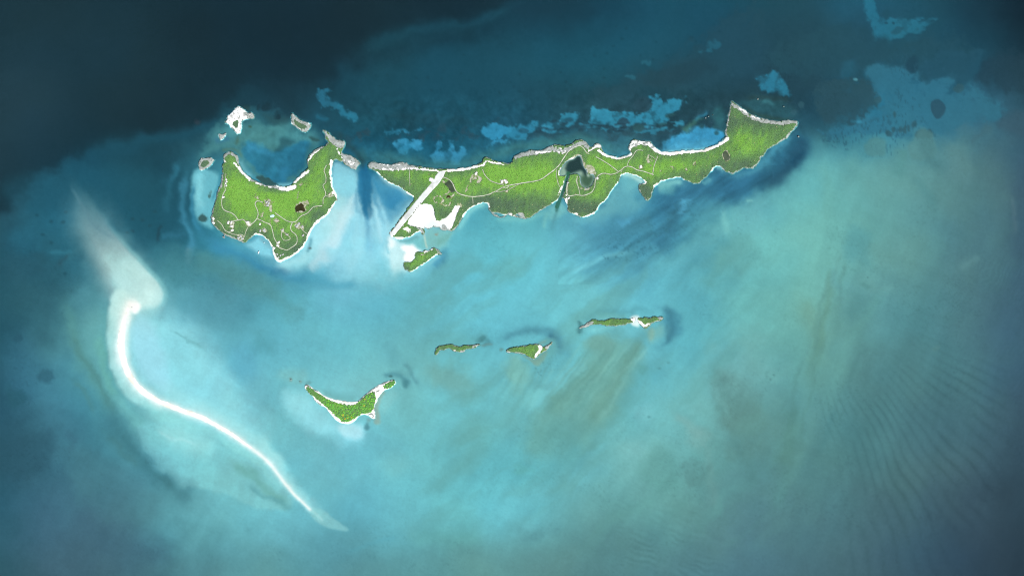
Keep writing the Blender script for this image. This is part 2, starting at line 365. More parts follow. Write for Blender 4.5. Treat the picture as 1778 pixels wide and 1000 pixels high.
lay(w, sp * .55, (48,92,108))
# silty, greener south-east bank, haze painted into its colour and soft northern rim
blob(A8(680,220, 720,170, 780,150, 840,190, 830,280, 760,290, 690,260), (84,138,140), .75, 3, 3, 1)
blob(A8(1000,150, 1060,110, 1160,95, 1170,200, 1200,290, 1000,320, 980,220), (88,138,140), .6, 4, 4, 1)
blob(A8(1060,110, 1150,100, 1160,240, 1200,360, 1120,350, 1070,240), (74,122,128), .5, 7, 4)
stroke(A8(940,240, 930,330, 900,420), 8, 14, (84,142,142), .5); stroke(A8(1020,420, 1120,560, 1200,680), 8, 10, (80,136,140), .4)
blob(A8(1200,200, 1300,180, 1400,240, 1450,420, 1330,500, 1230,330), (92,138,142), .5, 14, 8)
blob(A8(1590,40, 1680,-30, 1850,-40, 1850,200, 1690,120, 1600,90), (60,92,108), .7, 8, 6)
stroke(A8(1560,100, 1480,140, 1400,190), 7, 5, (68,106,118), .5)
stroke(A8(400,320, 430,480, 450,640, 410,760), 10, 14, (104,172,168), .5); stroke(A8(600,300, 640,450, 700,620), 8, 10, (98,164,162), .4)
blob(A8(560,780, 640,760, 720,820, 740,1000, 560,1000), (88,156,162), .6, 12, 8)
ell(1328+960*.253, 200+910*.253, 55, 40, (100,152,148), .55, 35, 8)
stroke(A8(1690,560, 1720,680, 1715,830), 4, 4, (84,118,130), .6, warp=2)
blob(A8(1730,300, 1900,300, 1900,1000, 1740,1000, 1690,850, 1725,760), (60,92,112), .5, 14, 6)
# --- tidal channel south of the long island
stroke(P(1392,222, 1375,262, 1345,292, 1300,316, 1240,340), 22, 24, (42,96,122), .75, warp=6)
stroke(R6(1750,590, 1650,660, 1560,760, 1440,820, 1280,900, 1100,960, 950,980), 14, 18, (44,98,124), .85, warp=6)
stroke(P(1398,238, 1382,275, 1362,300, 1330,326), 11, 12, (40,82,104), .7, warp=3)
stroke(R6(1740,600, 1660,680, 1590,740), 4, 5, (34,80,104), .7, warp=3)
stroke(R6(1590,500, 1450,580, 1350,690, 1290,770), 6, 9, (62,134,158), .6, warp=3)
stroke(R6(1330,690, 1300,760, 1180,810, 1000,850), 5, 7, (70,150,180), .6)
stroke(A7(1780,10, 1500,90, 1300,120, 1180,160, 1080,260, 1020,330), 22, 28, (52,110,138), .85, warp=8)
stroke(A7(1180,230, 1140,320, 1100,400, 1060,470, 980,540), 12, 15, (58,116,138), .9, warp=6)
stroke(A7(930,230, 900,330, 820,380, 700,470, 540,530), 20, 24, (78,146,166), .6, warp=10)
stroke(A7(1050,520, 900,580, 780,620, 620,660, 500,700), 15, 22, (80,150,168), .55, warp=8)
stroke(A7(1000,370, 860,420, 760,490), 14, 18, (70,134,152), .7, warp=8)
stroke(A7(1230,170, 1210,250, 1200,290), 8, 8, (84,165,196), .75, warp=4)
stroke(A7(850,320, 760,370), 8, 8, (90,172,204), .6, warp=4)
stroke(A7(850,545, 740,560, 640,590, 540,645, 430,685), 4, 6, (112,190,202), .8, warp=2)
stroke(A7(1640,200, 1700,195), 3, 2, (126,198,198), .6, warp=2)
w = window(A7(700,200, 1400,560), 10)
sp = smooth(.2, .9, fbm(X[w], Y[w], 4.2, 51, 3)) * np.exp(-(seg_dist(A7(1200,260, 1080,400, 900,500, 700,560), X[w], Y[w], False)[0] / 32) ** 2)
lay(w, sp * .5, (58,114,130))
w = window(A7(400,0, 1778,720), 10)
cm = np.exp(-(seg_dist(A7(1760,20, 1500,110, 1250,190, 1100,330, 950,470, 700,600, 480,690), X[w], Y[w], False)[0] / 46) ** 2)
ft = fbm((X[w] * .83 - Y[w] * .56) / 5 + 5 * n1[w], X[w] * .56 + Y[w] * .83, 9, 52, 4)
T[w] *= (1 + .11 * ft * cm)[..., None]
# basin south of it
blob(A7(1100,590, 1300,470, 1500,300, 1640,220, 1778,160, 1778,420, 1600,420, 1400,480, 1250,600, 1040,680, 900,720, 1000,640), (112,190,196), .5, 16, 8)
stroke(A7(1070,620, 1180,560, 1290,470, 1370,400), 5, 8, (96,172,182), .5, warp=3)
blob(A7(1500,460, 1700,420, 1800,560, 1700,720, 1500,700, 1400,620), (104,172,170), .5, 16, 10)
stroke(A7(1520,560, 1440,660, 1370,780), 8, 12, (98,168,168), .5)
stroke(A7(1490,240, 1500,340, 1510,430), 5, 7, (126,204,206), .5, warp=4)
stroke(A7(1200,700, 1240,800, 1330,920, 1420,980), 26, 30, (92,172,186), .5, warp=8)
# --- nearshore south coast of the long island
stroke(R5(1320,560, 1200,720, 1100,850, 960,900, 820,850), 7, 7, (112,194,206), .55)
stroke(R5(1360,450, 1440,500, 1500,560), 16, 18, (112,196,204), .7)
stroke(R5(1350,430, 1440,440, 1540,490, 1570,520), 4, 5, (190,232,226), .8, warp=2)
stroke(R6(220,960, 330,930, 450,890, 520,920), 10, 6, (128,204,206), .85)
stroke(R6(830,770, 870,775, 910,810), 5, 6, (130,204,208), .7); stroke(R6(780,850, 700,930), 4, 4, (104,182,196), .6)
ell(1100+330*.17, 160+985*.17, 14, 9, (100,176,182), .5, 6)
stroke(R3(1340,690, 1270,680, 1180,720, 1110,800, 1060,890, 1020,960), 7, 5, (142,218,218), .85, warp=2)
stroke(R3(1400,800, 1480,830, 1560,800, 1640,830, 1765,850) + R5(60,880, 160,880, 290,850, 370,910, 500,830, 640,770), 5, 5, (122,204,206), .7, warp=3)
blob(R5(600,770, 700,720, 760,720, 800,800, 700,880, 620,880), (124,202,204), .7, 6, 4)
stroke(R5(700,720, 680,820), 2.6, 2.6, (60,112,110), .8, warp=1); stroke(R5(680,820, 650,930, 630,1000), 3, 5, (82,148,160), .7, .3, warp=1)
stroke(R5(590,800, 570,900, 560,980), 5, 4, (120,196,196), .6, warp=2)
blob(R3(900,980, 1040,900, 1100,830, 1340,760, 1340,720, 1500,820, 1765,860, 1765,1200, 900,1200), (98,182,194), .35, 16, 6)
blob(A7(640,250, 700,150, 790,40, 900,60, 905,150, 960,215, 800,290, 640,340, 540,330), (110,186,196), .7, 14, 6)
stroke(R6(1650,430, 1510,540, 1390,640, 1330,720, 1240,820, 1100,850, 950,850), 6, 6, (78,152,174), .7, warp=3)
# --- cut between the two islands
ell(612, 390, 50, 84, (160,218,230), .9, 26, 8); ell(572, 405, 26, 52, (184,226,233), .85, 20, 8, 0, .45); ell(688, 440, 20, 32, (184,228,235), .8, 14, 6)
stroke(P(600,300, 612,340, 606,390, 590,440), 16, 22, (136,210,228), .8)
stroke(P(590,310, 585,345, 580,390, 560,430, 540,455), 10, 14, (182,228,234), .85)
stroke(P(620,330, 600,370, 585,410, 570,440), 11, 14, (204,231,237), .7, warp=6); stroke(P(575,430, 555,450, 530,472), 12, 10, (186,214,222), .6)
stroke(P(560,445, 610,425, 660,415), 8, 12, (150,218,230), .6, warp=6)
stroke(P(670,420, 640,440, 615,470), 14, 12, (134,208,226), .6)
blob(P(648,300, 662,312, 690,328, 712,338, 714,345, 690,372, 672,392, 655,372, 640,330), (104,184,212), .8, 8, 6)
blob(R3(150,360, 230,420, 340,490, 470,560, 510,610, 440,690, 350,720, 260,640, 180,500), (72,156,190), .85, 7, 5)
blob(R3(250,520, 400,600, 470,600, 400,700, 330,700), (58,140,178), .7, 7, 5)
stroke(R3(210,350, 300,450, 430,510, 560,590), 3.5, 4, (170,222,230), .7, warp=1); stroke(R3(580,620, 500,740, 420,850, 340,960), 5, 7, (160,222,232), .7, warp=1)
blob(P(624,284, 640,284, 646,330, 644,372, 636,384, 630,372, 622,330), (36,110,148), .9, 4, 4, 1.5)
stroke(P(634,290, 633,330, 636,370), 5, 4, (34,100,136), .7, warp=3); stroke(P(636,370, 640,410, 642,440), 5, 8, (104,186,216), .6, warp=3)
stroke(P(624,330, 618,352, 622,370), 4, 4, (84,168,200), .5)
stroke(P(660,360, 668,392, 672,420), 7, 7, (160,220,234), .6); stroke(P(650,350, 655,390, 662,430), 4, 5, (176,226,238), .5)
for fx, fl, fa in ((-26, 70, .35), (-14, 90, .4), (2, 120, .45), (18, 110, .4), (34, 100, .45), (50, 84, .4)):
    stroke(P(634 + fx * .25, 300, 634 + fx * .5, 300 + fl * .4, 634 + fx, 300 + fl), 2.5, 5, (58,144,184), fa, .1, warp=3)
for fx, fl in ((-34, 90), (-20, 130), (10, 150), (26, 130), (42, 110)):
    stroke(P(634 + fx * .5, 300 + fl * .35, 634 + fx * .8, 300 + fl * .7, 634 + fx, 300 + fl), 3, 6, (176,226,236), .35, .2, warp=3)
ell(628, 275, 12, 14, (44,92,100), .8, 6, 4)
# white bank and shallow flat round the southern islet
blob(R4(235,520, 300,560, 420,590, 560,640, 640,690, 560,730, 530,810, 420,850, 400,900, 440,940, 330,940, 260,860, 225,700, 215,580), (196,232,236), .9, 6, 4)
blob(R4(370,650, 430,620, 500,615, 570,670, 600,712, 555,725, 535,800, 490,835, 430,835, 400,780, 440,720, 390,690), (255,255,255), 1, 4, 2)
blob(R4(245,530, 300,560, 330,620, 280,680, 230,640, 222,570), (236,248,248), .85, 5, 2)
blob(R4(300,950, 450,960, 420,880, 300,820), (170,220,228), .5, 12, 4)
blob(R4(420,590, 560,560, 640,560, 700,620, 660,680, 600,690, 540,640, 440,610), (124,204,208), .9, 5, 3)
stroke(R4(340,585, 480,575, 600,540), 2.6, 3, (96,168,172), .6, warp=2)
blob(R4(640,480, 700,450, 840,440, 960,480, 1010,480, 960,560, 900,600, 880,680, 780,660, 690,680, 650,600), (132,200,196), .8, 8, 4, 2)
stroke(R4(990,480, 930,530, 850,580, 760,600), 4, 6, (112,176,168), .5)
stroke(R4(640,510, 655,590, 680,680), 1.3, 1.6, (196,216,200), .8, warp=1)
ell(640+780*.15, 330+515*.15, 4, 3, (150,170,158), .9, 1.5, 2, 1)
stroke(R4(850,700, 880,760, 860,830), 5, 6, (72,142,160), .7); stroke(R4(870,740, 800,840, 740,900), 9, 8, (78,156,186), .7)
stroke(R4(860,760, 780,780, 720,840, 620,880, 560,920, 500,980), 3.5, 3.5, (132,206,216), .7, warp=1)
stroke(R4(210,560, 230,640, 260,760), 3, 3, (126,200,216), .5)
blob(P(640,470, 700,478, 660,492, 600,500, 560,480), (140,208,220), .45, 12, 6)
# --- round the western island: cove, straits, grass beds
blob(R1(110,560, 250,380, 330,260, 520,200, 900,250, 1330,320, 1300,480, 1200,620, 1180,740, 1060,830, 1060,900, 900,905, 740,880, 620,830, 500,680, 500,580, 380,540, 250,560), (74,140,147), .95, 12, 8)
blob(R1(60,600, 130,480, 260,330, 340,200, 480,260, 520,400, 420,520, 300,560, 120,600), (70,134,144), .6, 14, 8)
blob(R1(540,480, 640,450, 740,500, 850,560, 1000,480, 1150,440, 1250,470, 1190,620, 1180,700, 1060,800, 1030,880, 880,870, 700,790, 600,680, 540,620), (44,118,148), .9, 6, 5, 2)
blob(R1(560,500, 640,460, 750,520, 880,580, 820,620, 720,540, 640,520, 600,580), (58,142,178), .8, 5, 3)
w = window(R1(500,250, 1300,900), 5)
cv = smooth(-6, 6, sdf(chaikin(R1(420,400, 620,300, 1000,330, 1330,330, 1230,560, 1190,720, 1060,860, 820,880, 620,800, 500,640), 1), X[w], Y[w]))
T[w] *= (1 + .13 * cv * (n6[w] * .7 + .6 * fbm(X[w], Y[w], 12, 53, 4)))[..., None]
blob(R1(900,400, 1000,390, 1080,440, 1000,500, 900,560, 850,540, 940,460), (42,88,100), .7, 5, 4)
stroke(R1(960,700, 960,800, 1000,880), 7, 6, (50,126,160), .7)
stroke(R1(500,640, 560,760, 640,810), 5, 4, (112,192,206), .8, warp=1)
stroke(R1(640,400, 760,380, 860,310, 980,340), 6, 5, (80,150,156), .6)
blob(R1(840,880, 900,870, 1050,860, 1060,900, 960,925, 900,915), (120,200,216), .9, 3, 1)
blob(R1(650,800, 720,800, 790,820, 850,850, 910,890, 860,900, 760,890, 680,850), (54,88,88), .9, 2, 2, 2)
stroke(R1(1060,850, 1000,800), 5, 5, (70,124,120), .6); stroke(R1(1180,760, 1180,660, 1230,560, 1340,480), 4, 4, (60,120,126), .7)
ell(330+1280*.17, 170+420*.17, 9, 4, (48,84,86), .8, 3, 3, 2); ell(330+605*.17, 170+290*.17, 4, 3, (60,84,66), .9, 2, 1, 1); ell(330+490*.17, 170+440*.17, 4, 10, (70,104,92), .7, 5)
stroke(R1(350,230, 420,300, 470,380), 9, 10, (80,158,170), .7); stroke(R1(520,230, 640,230, 760,180), 7, 6, (62,122,132), .6)
stroke(R1(450,90, 560,90, 640,140), 5, 4, (44,72,72), .7); stroke(R1(250,420, 320,440, 420,410), 5, 7, (56,116,150), .6)
blob(R1(330,540, 400,520, 520,560, 530,640, 470,560, 400,540, 340,570), (88,124,104), .6, 4, 3)
ell(330+70*.17, 170+235*.17, 6, 5, (62,72,84), .5, 4, 3)
blob(R1(250,380, 300,200, 420,120, 560,90, 820,120, 1000,180, 1300,300, 1340,330, 1100,330, 820,280, 520,220), (44,94,108), .75, 8, 6, 3)
blob(R1(760,140, 860,200, 1000,180, 1010,280, 900,300, 800,250), (48,86,92), .6, 8, 4)
for q in ((790,90,35,30),(705,100,16,30),(900,185,20,30)): ell(330+q[0]*.17, 170+q[1]*.17, q[2]*.17, q[3]*.17, (32,58,68), .8, 3, 3, 2)
blob(R1(1400,330, 1600,400, 1780,640, 1760,760, 1650,560, 1500,420), (40,76,84), .8, 7, 4)
stroke(R1(1480,60, 1560,140, 1660,190, 1720,200), 5, 4, (44,124,154), .7, warp=5); stroke(R1(1300,180, 1400,210), 5, 4, (42,112,138), .6, warp=5)
# west side shallows
blob(P(333,300, 346,290, 362,296, 378,302, 384,318, 380,340, 374,358, 366,384, 372,400, 352,394, 338,380, 330,350), (112,200,216), .95, 5, 3)
stroke(P(350,300, 343,330, 345,370), 7, 8, (140,218,230), .7); stroke(P(384,298, 378,326, 368,350), 3, 3, (64,146,170), .8, warp=2)
stroke(P(337,320, 331,350, 336,385, 352,408), 3, 5, (60,140,170), .8, warp=2)
stroke(P(322,300, 319,330, 316,358, 320,384, 330,402, 334,420, 328,450), 6, 6, (74,154,184), .65, warp=4)
stroke(P(312,280, 298,300, 292,330, 288,360, 286,378), 6, 9, (56,130,156), .6, warp=5); stroke(P(328,430, 324,460), 5, 6, (104,150,166), .6, .3, warp=3)
ell(351, 380, 7, 5, (58,92,92), .9, 2, 2, 2); ell(364, 341, 3, 6, (70,110,108), .9, 2, 2, 2); ell(366, 333, 1.6, 3, (80,120,118), .8, 1.5, 1, 1)
stroke(P(376,400, 400,415, 424,425), 6, 5, (88,164,176), .7)
stroke(P(350,410, 385,432, 420,448, 460,466, 500,482, 556,488), 10, 13, (64,146,178), .8, warp=4)
ell(484, 472, 13, 7, (50,124,156), .85, 5, 4, 3); ell(460, 464, 12, 5, (62,140,170), .6, 5)
blob(P(330,440, 360,436, 420,456, 470,480, 520,498, 480,520, 420,505, 370,480, 335,470), (86,148,150), .55, 14, 6)
stroke(P(440,500, 480,520, 530,550), 14, 20, (88,156,164), .45, warp=8); stroke(P(520,482, 570,492, 630,494), 8, 8, (84,172,196), .7)
blob(R2(600,700, 700,650, 780,700, 840,780, 860,870, 780,860, 640,780, 560,740), (142,216,230), .95, 6, 2)
stroke(R2(700,660, 780,700, 820,760), 4, 4, (128,190,200), .6); stroke(R2(830,800, 870,880), 2.5, 3, (100,186,206), .7, warp=1)
stroke(R2(860,900, 960,940, 1080,910, 1210,810, 1270,680, 1350,580, 1440,470), 14, 17, (170,226,233), .9, warp=4)
stroke(R2(1190,820, 1230,730, 1240,660), 3, 3, (96,170,186), .7, warp=1); ell(330+1222*.17, 300+772*.17, 3, 2, (90,120,120), .8, 1.4, 1)
stroke(R2(1470,60, 1540,150, 1540,260, 1480,380), 9, 9, (160,222,232), .8, warp=2)
blob(R1(1450,660, 1500,635, 1600,690, 1700,750, 1720,860, 1700,1000, 1480,1000, 1445,850), (140,212,228), .95, 6, 2)
ell(520, 500, 40, 12, (84,166,188), .5, 12)
# --- western open water, plume and the sand bar
blob(P(40,330, 120,290, 230,300, 330,310, 300,420, 230,400, 160,350, 60,400), (38,92,110), .6, 22, 10)
ell(60, 330, 60, 30, (40,94,112), .4, 20); ell(70, 400, 60, 34, (46,108,128), .5, 22, 10)
blob(A5(0,760, 200,740, 380,820, 300,900, 0,940), (46,90,104), .6, 14, 8)
stroke(A5(480,740, 420,790, 390,830), 5, 6, (50,92,106), .7); stroke(A5(330,740, 440,735, 510,740), 4, 4, (56,124,144), .7, warp=2)
for q in ((350,530),(430,540),(450,470),(290,620),(345,680),(245,490),(910,510),(975,520),(1025,570),(905,595),(870,615),(1060,470),(440,885),(130,380),(1085,620)):
    ell(q[0]*.253, 250+q[1]*.253, 3.4, 2.8, (38,80,94), .65, 2.5, 2)
stroke(A5(1110,560, 1070,630, 1090,660), 3.5, 3, (38,76,90), .8); stroke(A5(1090,640, 1200,640, 1280,620), 5, 5, (52,116,140), .6)
PL = chaikin(P(112,290, 140,318, 172,362, 205,408, 238,444, 264,470, 283,492, 291,512, 286,530, 266,545, 240,546, 226,538, 206,524, 192,500, 176,462, 150,420, 128,370), 2)
w = window(PL, 60)
sd = sdf(PL, X[w] + .8 * n3[w], Y[w] + .8 * n4[w]); rt = smooth(-40, 60, X[w] - 232 + (500 - Y[w]) * .9)
lay(w, smooth(-34, 18, sd) * smooth(300, 430, Y[w]) * .55 * (1 - .5 * rt), (120,162,168))
lay(w, smooth(-3 - 16 * (1 - rt), 10 + 12 * (1 - rt), sd) * (.10 * smooth(290, 350, Y[w]) + .85 * smooth(345, 475, Y[w])), (190,229,228))
lay(w, smooth(-6, 3, sd) * smooth(9, 3, sd) * rt * smooth(360, 450, Y[w]) * .6, (120,204,212))
lay(w, smooth(4, 24, sd) * smooth(430, 500, Y[w]) * .55, (206,238,236))
ell(165, 405, 34, 62, (112,158,165), .5, 34, 8, 0, -.5); ell(205, 470, 40, 50, (150,200,203), .4, 30, 6, 0, -.5)
stroke(P(122,322, 140,356, 158,384, 172,398, 200,416), 3, 4, (96,140,152), .4, warp=2)
blob(P(296,430, 360,450, 350,490, 310,500, 286,480, 262,455), (72,138,150), .6, 14, 8)
blob(P(240,548, 280,548, 330,560, 380,620, 420,700, 470,770, 400,735, 320,705, 250,670, 222,620, 222,580), (152,220,227), .9, 24, 5)
blob(P(226,545, 262,552, 280,600, 300,660, 290,690, 246,660, 224,610), (168,222,234), .7, 12, 4)
blob(P(196,500, 224,505, 227,550, 222,600, 226,640, 250,680, 290,705, 260,715, 215,690, 190,640, 183,590, 186,550), (194,232,229), .9, 5, 2)
stroke(P(230,690, 310,735, 410,780, 470,830, 500,870), 24, 10, (146,216,216), .8, warp=4)
stroke(P(276,672, 340,700, 420,742, 470,780, 505,830), 14, 8, (168,228,230), .75, warp=3)
ell(452, 690, 30, 40, (102,176,188), .5, 26, 8)
stroke(P(330,560, 360,600, 400,620, 430,600), 16, 16, (104,182,196), .5); ell(425, 625, 25, 35, (98,182,206), .55, 18)
stroke(P(300,575, 330,590, 352,605), 3, 3, (110,186,190), .6)
stroke(P(300,530, 350,520, 420,540), 26, 30, (92,168,184), .5)
# grass beds outside the bar
stroke(P(160,520, 158,590, 180,660, 225,730, 280,790), 30, 30, (108,180,182), .6, warp=6)
stroke(P(300,560, 320,640, 400,700, 480,760), 34, 26, (140,212,220), .45, warp=6)
stroke(P(115,520, 120,570, 150,630, 180,690, 200,740), 12, 12, (92,158,158), .6, warp=5)
stroke(P(118,575, 140,615, 165,650, 182,690, 200,730), 6, 8, (82,134,132), .5, warp=7); stroke(P(128,660, 150,690, 165,720), 5, 5, (84,140,140), .5)
stroke(P(170,580, 180,640, 200,690), 7, 7, (110,186,178), .7); stroke(P(200,690, 230,730, 280,770), 9, 12, (124,204,202), .6)
blob(P(230,735, 300,730, 400,770, 470,830, 520,880, 460,890, 400,860, 350,848, 325,850, 300,838, 270,805, 240,765), (128,206,212), .85, 5, 4)
ell(325, 762, 55, 22, (152,218,221), .8, 16, 5, 0, .4); stroke(P(270,745, 310,765, 345,772), 4, 3, (168,222,226), .5)
stroke(P(170,710, 200,745, 232,785, 264,822, 300,852, 350,872), 26, 20, (70,126,138), .7, warp=6); stroke(P(195,735, 225,775, 258,812, 290,842, 318,853), 10, 7, (66,120,128), .6, warp=5)
stroke(P(185,750, 205,775, 245,812), 7, 6, (72,122,126), .5, warp=5)
stroke(P(400,800, 440,826, 470,852, 500,880), 8, 8, (108,180,174), .6, warp=5); stroke(P(430,845, 480,868, 510,885), 5, 5, (96,172,180), .6)
ell(35, 640, 34, 70, (58,110,132), .4, 25); ell(30, 585, 10, 9, (46,90,106), .7, 4, 4, 1); ell(78, 655, 15, 12, (52,96,112), .6, 4, 4, 2); ell(25, 690, 20, 16, (46,94,108), .6, 8, 6, 3)
ell(30, 790, 60, 50, (48,88,104), .6, 24, 10); stroke(P(110,750, 130,770, 115,790), 6, 6, (66,112,128), .6)
blob(P(120,760, 200,800, 300,880, 220,920, 120,860), (78,128,138), .5, 20, 6)
ell(180, 960, 110, 45, (66,104,122), .5, 30, 8)
# the bar itself under a few centimetres of water
BARL = P(226,528, 217,548, 212,575, 210,605, 216,635, 229,660, 250,682, 280,699, 312,711, 345,722, 380,740, 415,762, 446,785, 468,804, 484,824, 492,838, 510,858, 535,882, 560,902)
stroke([(x + 5, y - 4) for x, y in BARL[7:]], 12, 9, (176,229,231), .8, .5, warp=3)
stroke(BARL, 14, 4, (216,240,238), .8, .6, warp=3, cap=False)
stroke(BARL, 7.5, 2.0, (246,252,251), .95, .8, warp=1, cap=False)
stroke(P(222,545, 212,572, 206,600, 208,625), 7, 6, (240,250,249), .8, warp=3)
blob(P(231,522, 240,523, 245,533, 240,543, 232,545, 226,536), (246,252,252), .9, 4, 2)
blob(P(545,880, 565,890, 590,905, 610,920, 585,920, 560,912, 535,892), (138,208,212), .8, 3, 2)
# --- small islets in the south: sand aprons and scour
blob(B2(200,420, 360,420, 460,540, 560,640, 740,640, 760,740, 700,790, 560,770, 400,700, 200,560), (150,216,226), .8, 16, 5)
blob(B2(560,660, 740,640, 760,730, 700,770, 600,740), (184,228,234), .8, 7, 3)
stroke(R7(430,300, 560,360, 720,430, 900,460, 1000,440), 5, 5, (150,216,212), .8, warp=1)
stroke(R7(520,300, 700,370, 860,400, 1000,400), 6, 7, (108,184,190), .6, warp=2)
blob(R7(1250,400, 1300,360, 1340,290, 1380,330, 1300,480, 1290,620, 1310,760, 1220,740, 1240,650, 1230,520), (140,180,170), .85, 3, 2)
blob(R7(1300,400, 1400,330, 1500,260, 1520,400, 1400,600, 1320,620), (136,208,212), .6, 8, 3)
blob(R7(1090,760, 1150,710, 1160,780, 1140,810, 1090,800), (84,144,152), .85, 3, 3); ell(490+1160*.13, 640+690*.13, 4, 3, (120,170,170), .7, 3)
stroke(R7(1340,80, 1460,90, 1560,80, 1660,150, 1690,240), 4, 6, (82,150,164), .8, warp=3); ell(490+1450*.13, 640+105*.13, 3.5, 2, (62,110,116), .9, 1.5, 1)
ell(490+1640*.13, 640+195*.13, 5, 8, (74,138,148), .85, 4, 2); stroke(B2(1020,240, 1100,320, 1130,400), 5, 5, (92,160,172), .7); stroke(B2(920,80, 960,220, 1000,280), 12, 10, (96,172,184), .5)
ell(490+118*.13, 640+148*.13, 2.6, 3.6, (112,150,148), .9, 1.4, 1, 1); ell(490+245*.13, 640+172*.13, 3, 2, (120,160,158), .8, 1.4, 1, 1); ell(490+350*.13, 640+185*.13, 6, 2.5, (104,166,170), .7, 3)
blob(B2(150,290, 330,280, 390,330, 330,390, 180,360), (132,202,204), .5, 8, 4)
ell(440+60*.253, 570+100*.253, 22, 18, (88,164,174), .5, 14, 8)
blob(B2(1160,240, 1400,250, 1560,380, 1500,480, 1300,440, 1180,340), (112,174,172), .8, 20, 10)
stroke(R8(620,440, 700,450, 760,430, 840,500, 720,510), 6, 5, (84,152,162), .8, warp=3); ell(740+720*.135, 530+430*.135, 6, 4, (70,128,136), .7, 3)
blob(R8(700,500, 860,490, 850,520, 720,530), (110,150,150), .6, 2, 2)
stroke(R8(950,470, 1080,370, 1250,320, 1450,310, 1600,340, 1700,420, 1740,520, 1720,600), 7, 7, (82,150,166), .85, warp=3)
stroke(R8(1560,390, 1650,400, 1710,480, 1700,590), 4.5, 5.5, (60,118,144), .95, warp=2)
blob(R8(1160,610, 1300,660, 1390,700, 1450,660, 1570,560, 1530,680, 1460,780, 1390,780, 1340,700), (128,170,156), .85, 3, 2)
blob(R8(1400,500, 1540,430, 1550,450, 1470,510), (130,170,164), .7, 2, 2); ell(740+985*.135, 530+585*.135, 5, 3, (100,150,150), .7, 2)
blob(R8(1040,640, 1200,660, 1330,780, 1300,1000, 1100,1000, 1000,900), (122,186,180), .8, 12, 6)
blob(B3(0,460, 120,500, 160,560, 110,720, 0,760), (120,188,184), .5, 10, 6)
for q in ((1450,880),(1480,830),(1470,850),(1440,860),(1475,900),(1410,810),(1505,735)): ell(740+q[0]*.135, 530+q[1]*.135, 1.3, 1.3, (80,140,150), .7, 1.2, 1)
ell(880+1140*.253, 500+250*.253, 18, 28, (76,146,164), .8, 10, 5, 2); ell(880+1100*.253, 500+300*.253, 6, 14, (80,140,150), .6, 6, 4)
stroke(B3(1040,150, 1110,170, 1150,240, 1120,320, 1070,400), 7, 6, (68,130,148), .65, warp=7); stroke(B3(500,220, 600,180, 720,160, 860,150, 1000,160), 6, 7, (94,168,178), .6)
stroke(B3(490,230, 490,300), 4, 4, (66,124,134), .9); stroke(B3(600,200, 720,190, 850,190), 6, 6, (112,180,176), .5)
blob(B3(850,200, 880,185, 915,195, 920,240, 900,272, 860,260), (226,240,238), .95, 3, 2)
blob(B3(900,250, 960,280, 1060,230, 1080,290, 1030,360, 980,380, 960,300), (126,186,180), .6, 6, 4); ell(880+990*.253, 500+310*.253, 6, 12, (146,182,160), .5, 4, 2)
stroke(B3(540,280, 700,270, 850,270), 6, 7, (128,206,210), .6)
blob(B3(560,330, 680,330, 800,380, 700,480, 600,460, 560,400), (118,178,174), .9, 8, 6)
stroke(B3(930,330, 880,430, 820,540, 740,660, 640,800, 540,960), 11, 22, (106,160,150), .95, warp=5)
stroke(B3(720,490, 600,560, 440,700, 300,860), 14, 24, (104,164,156), .9, warp=6)
stroke(B3(840,350, 720,480, 640,600, 560,760), 6, 10, (120,190,186), .55, warp=5)
stroke(B3(980,400, 860,540, 780,680, 700,830, 600,930), 3, 4, (130,198,196), .85, warp=2)
stroke(B3(560,480, 420,600, 260,720, 100,820), 13, 18, (122,206,214), .9, warp=5)
stroke(B3(330,300, 380,400, 360,470), 12, 16, (92,170,188), .6); stroke(B3(160,660, 260,680, 340,640), 6, 6, (100,172,180), .5)
blob(B3(860,520, 960,520, 1060,560, 980,640, 860,720, 760,900, 700,960, 800,700), (98,178,188), .6, 12, 6)
blob(B3(900,520, 965,530, 950,590, 905,580), (94,166,166), .6, 4, 3)
blob(B3(1400,580, 1500,560, 1640,640, 1740,800, 1760,1000, 1500,1000, 1460,800), (96,144,140), .9, 14, 8)
stroke(B3(1440,680, 1480,780, 1520,900), 5, 6, (118,180,178), .5, warp=5)
stroke(B3(1140,860, 1210,900, 1290,970, 1340,1020), 8, 11, (134,178,172), .4, warp=4); ell(880+940*.253, 500+860*.253, 20, 14, (126,196,200), .5, 12)
for q in ((975,885),(1755,500),(1110,510),(1045,550)): ell(880+q[0]*.253, 500+q[1]*.253, 3, 2, (86,148,152), .7, 2, 1)
# --- eastern and southern banks
ell(1328+700*.253, 440+180*.253, 22, 14, (102,164,164), .7, 9, 5, 2); stroke(B4(700,200, 790,240, 900,250), 6, 10, (100,158,158), .5)
ell(1328+707*.253, 440+165*.253, 1.2, 1.2, (76,120,120), .8, 1.2, 0); stroke(B4(640,200, 740,240), 3, 4, (84,140,140), .5)
stroke(B4(240,330, 300,420, 360,560, 350,720, 320,800), 18, 18, (104,158,148), .55, warp=6)
stroke(B4(440,80, 450,300, 420,420, 390,560, 360,720, 300,900), 5, 9, (96,150,140), .6, warp=4); stroke(B4(470,100, 500,260, 520,400), 6, 9, (98,162,166), .5)
stroke(B4(820,240, 720,400, 560,600, 500,760, 450,1000), 10, 13, (96,158,158), .8, warp=3); stroke(B4(720,640, 610,740, 580,900, 540,1000), 4, 6, (80,134,138), .5, warp=2)
blob(B4(600,260, 740,250, 700,400, 560,480, 520,420), (84,142,146), .6, 12, 5)
blob(B4(700,640, 1000,560, 1200,700, 1100,1000, 560,1000, 600,780), (78,124,128), .5, 24, 8)
stroke(B4(1480,20, 1400,60, 1330,110), 7, 8, (92,140,146), .6, warp=3); ell(1328+1165*.253, 440+660*.253, 7, 4, (88,134,136), .6, 3)
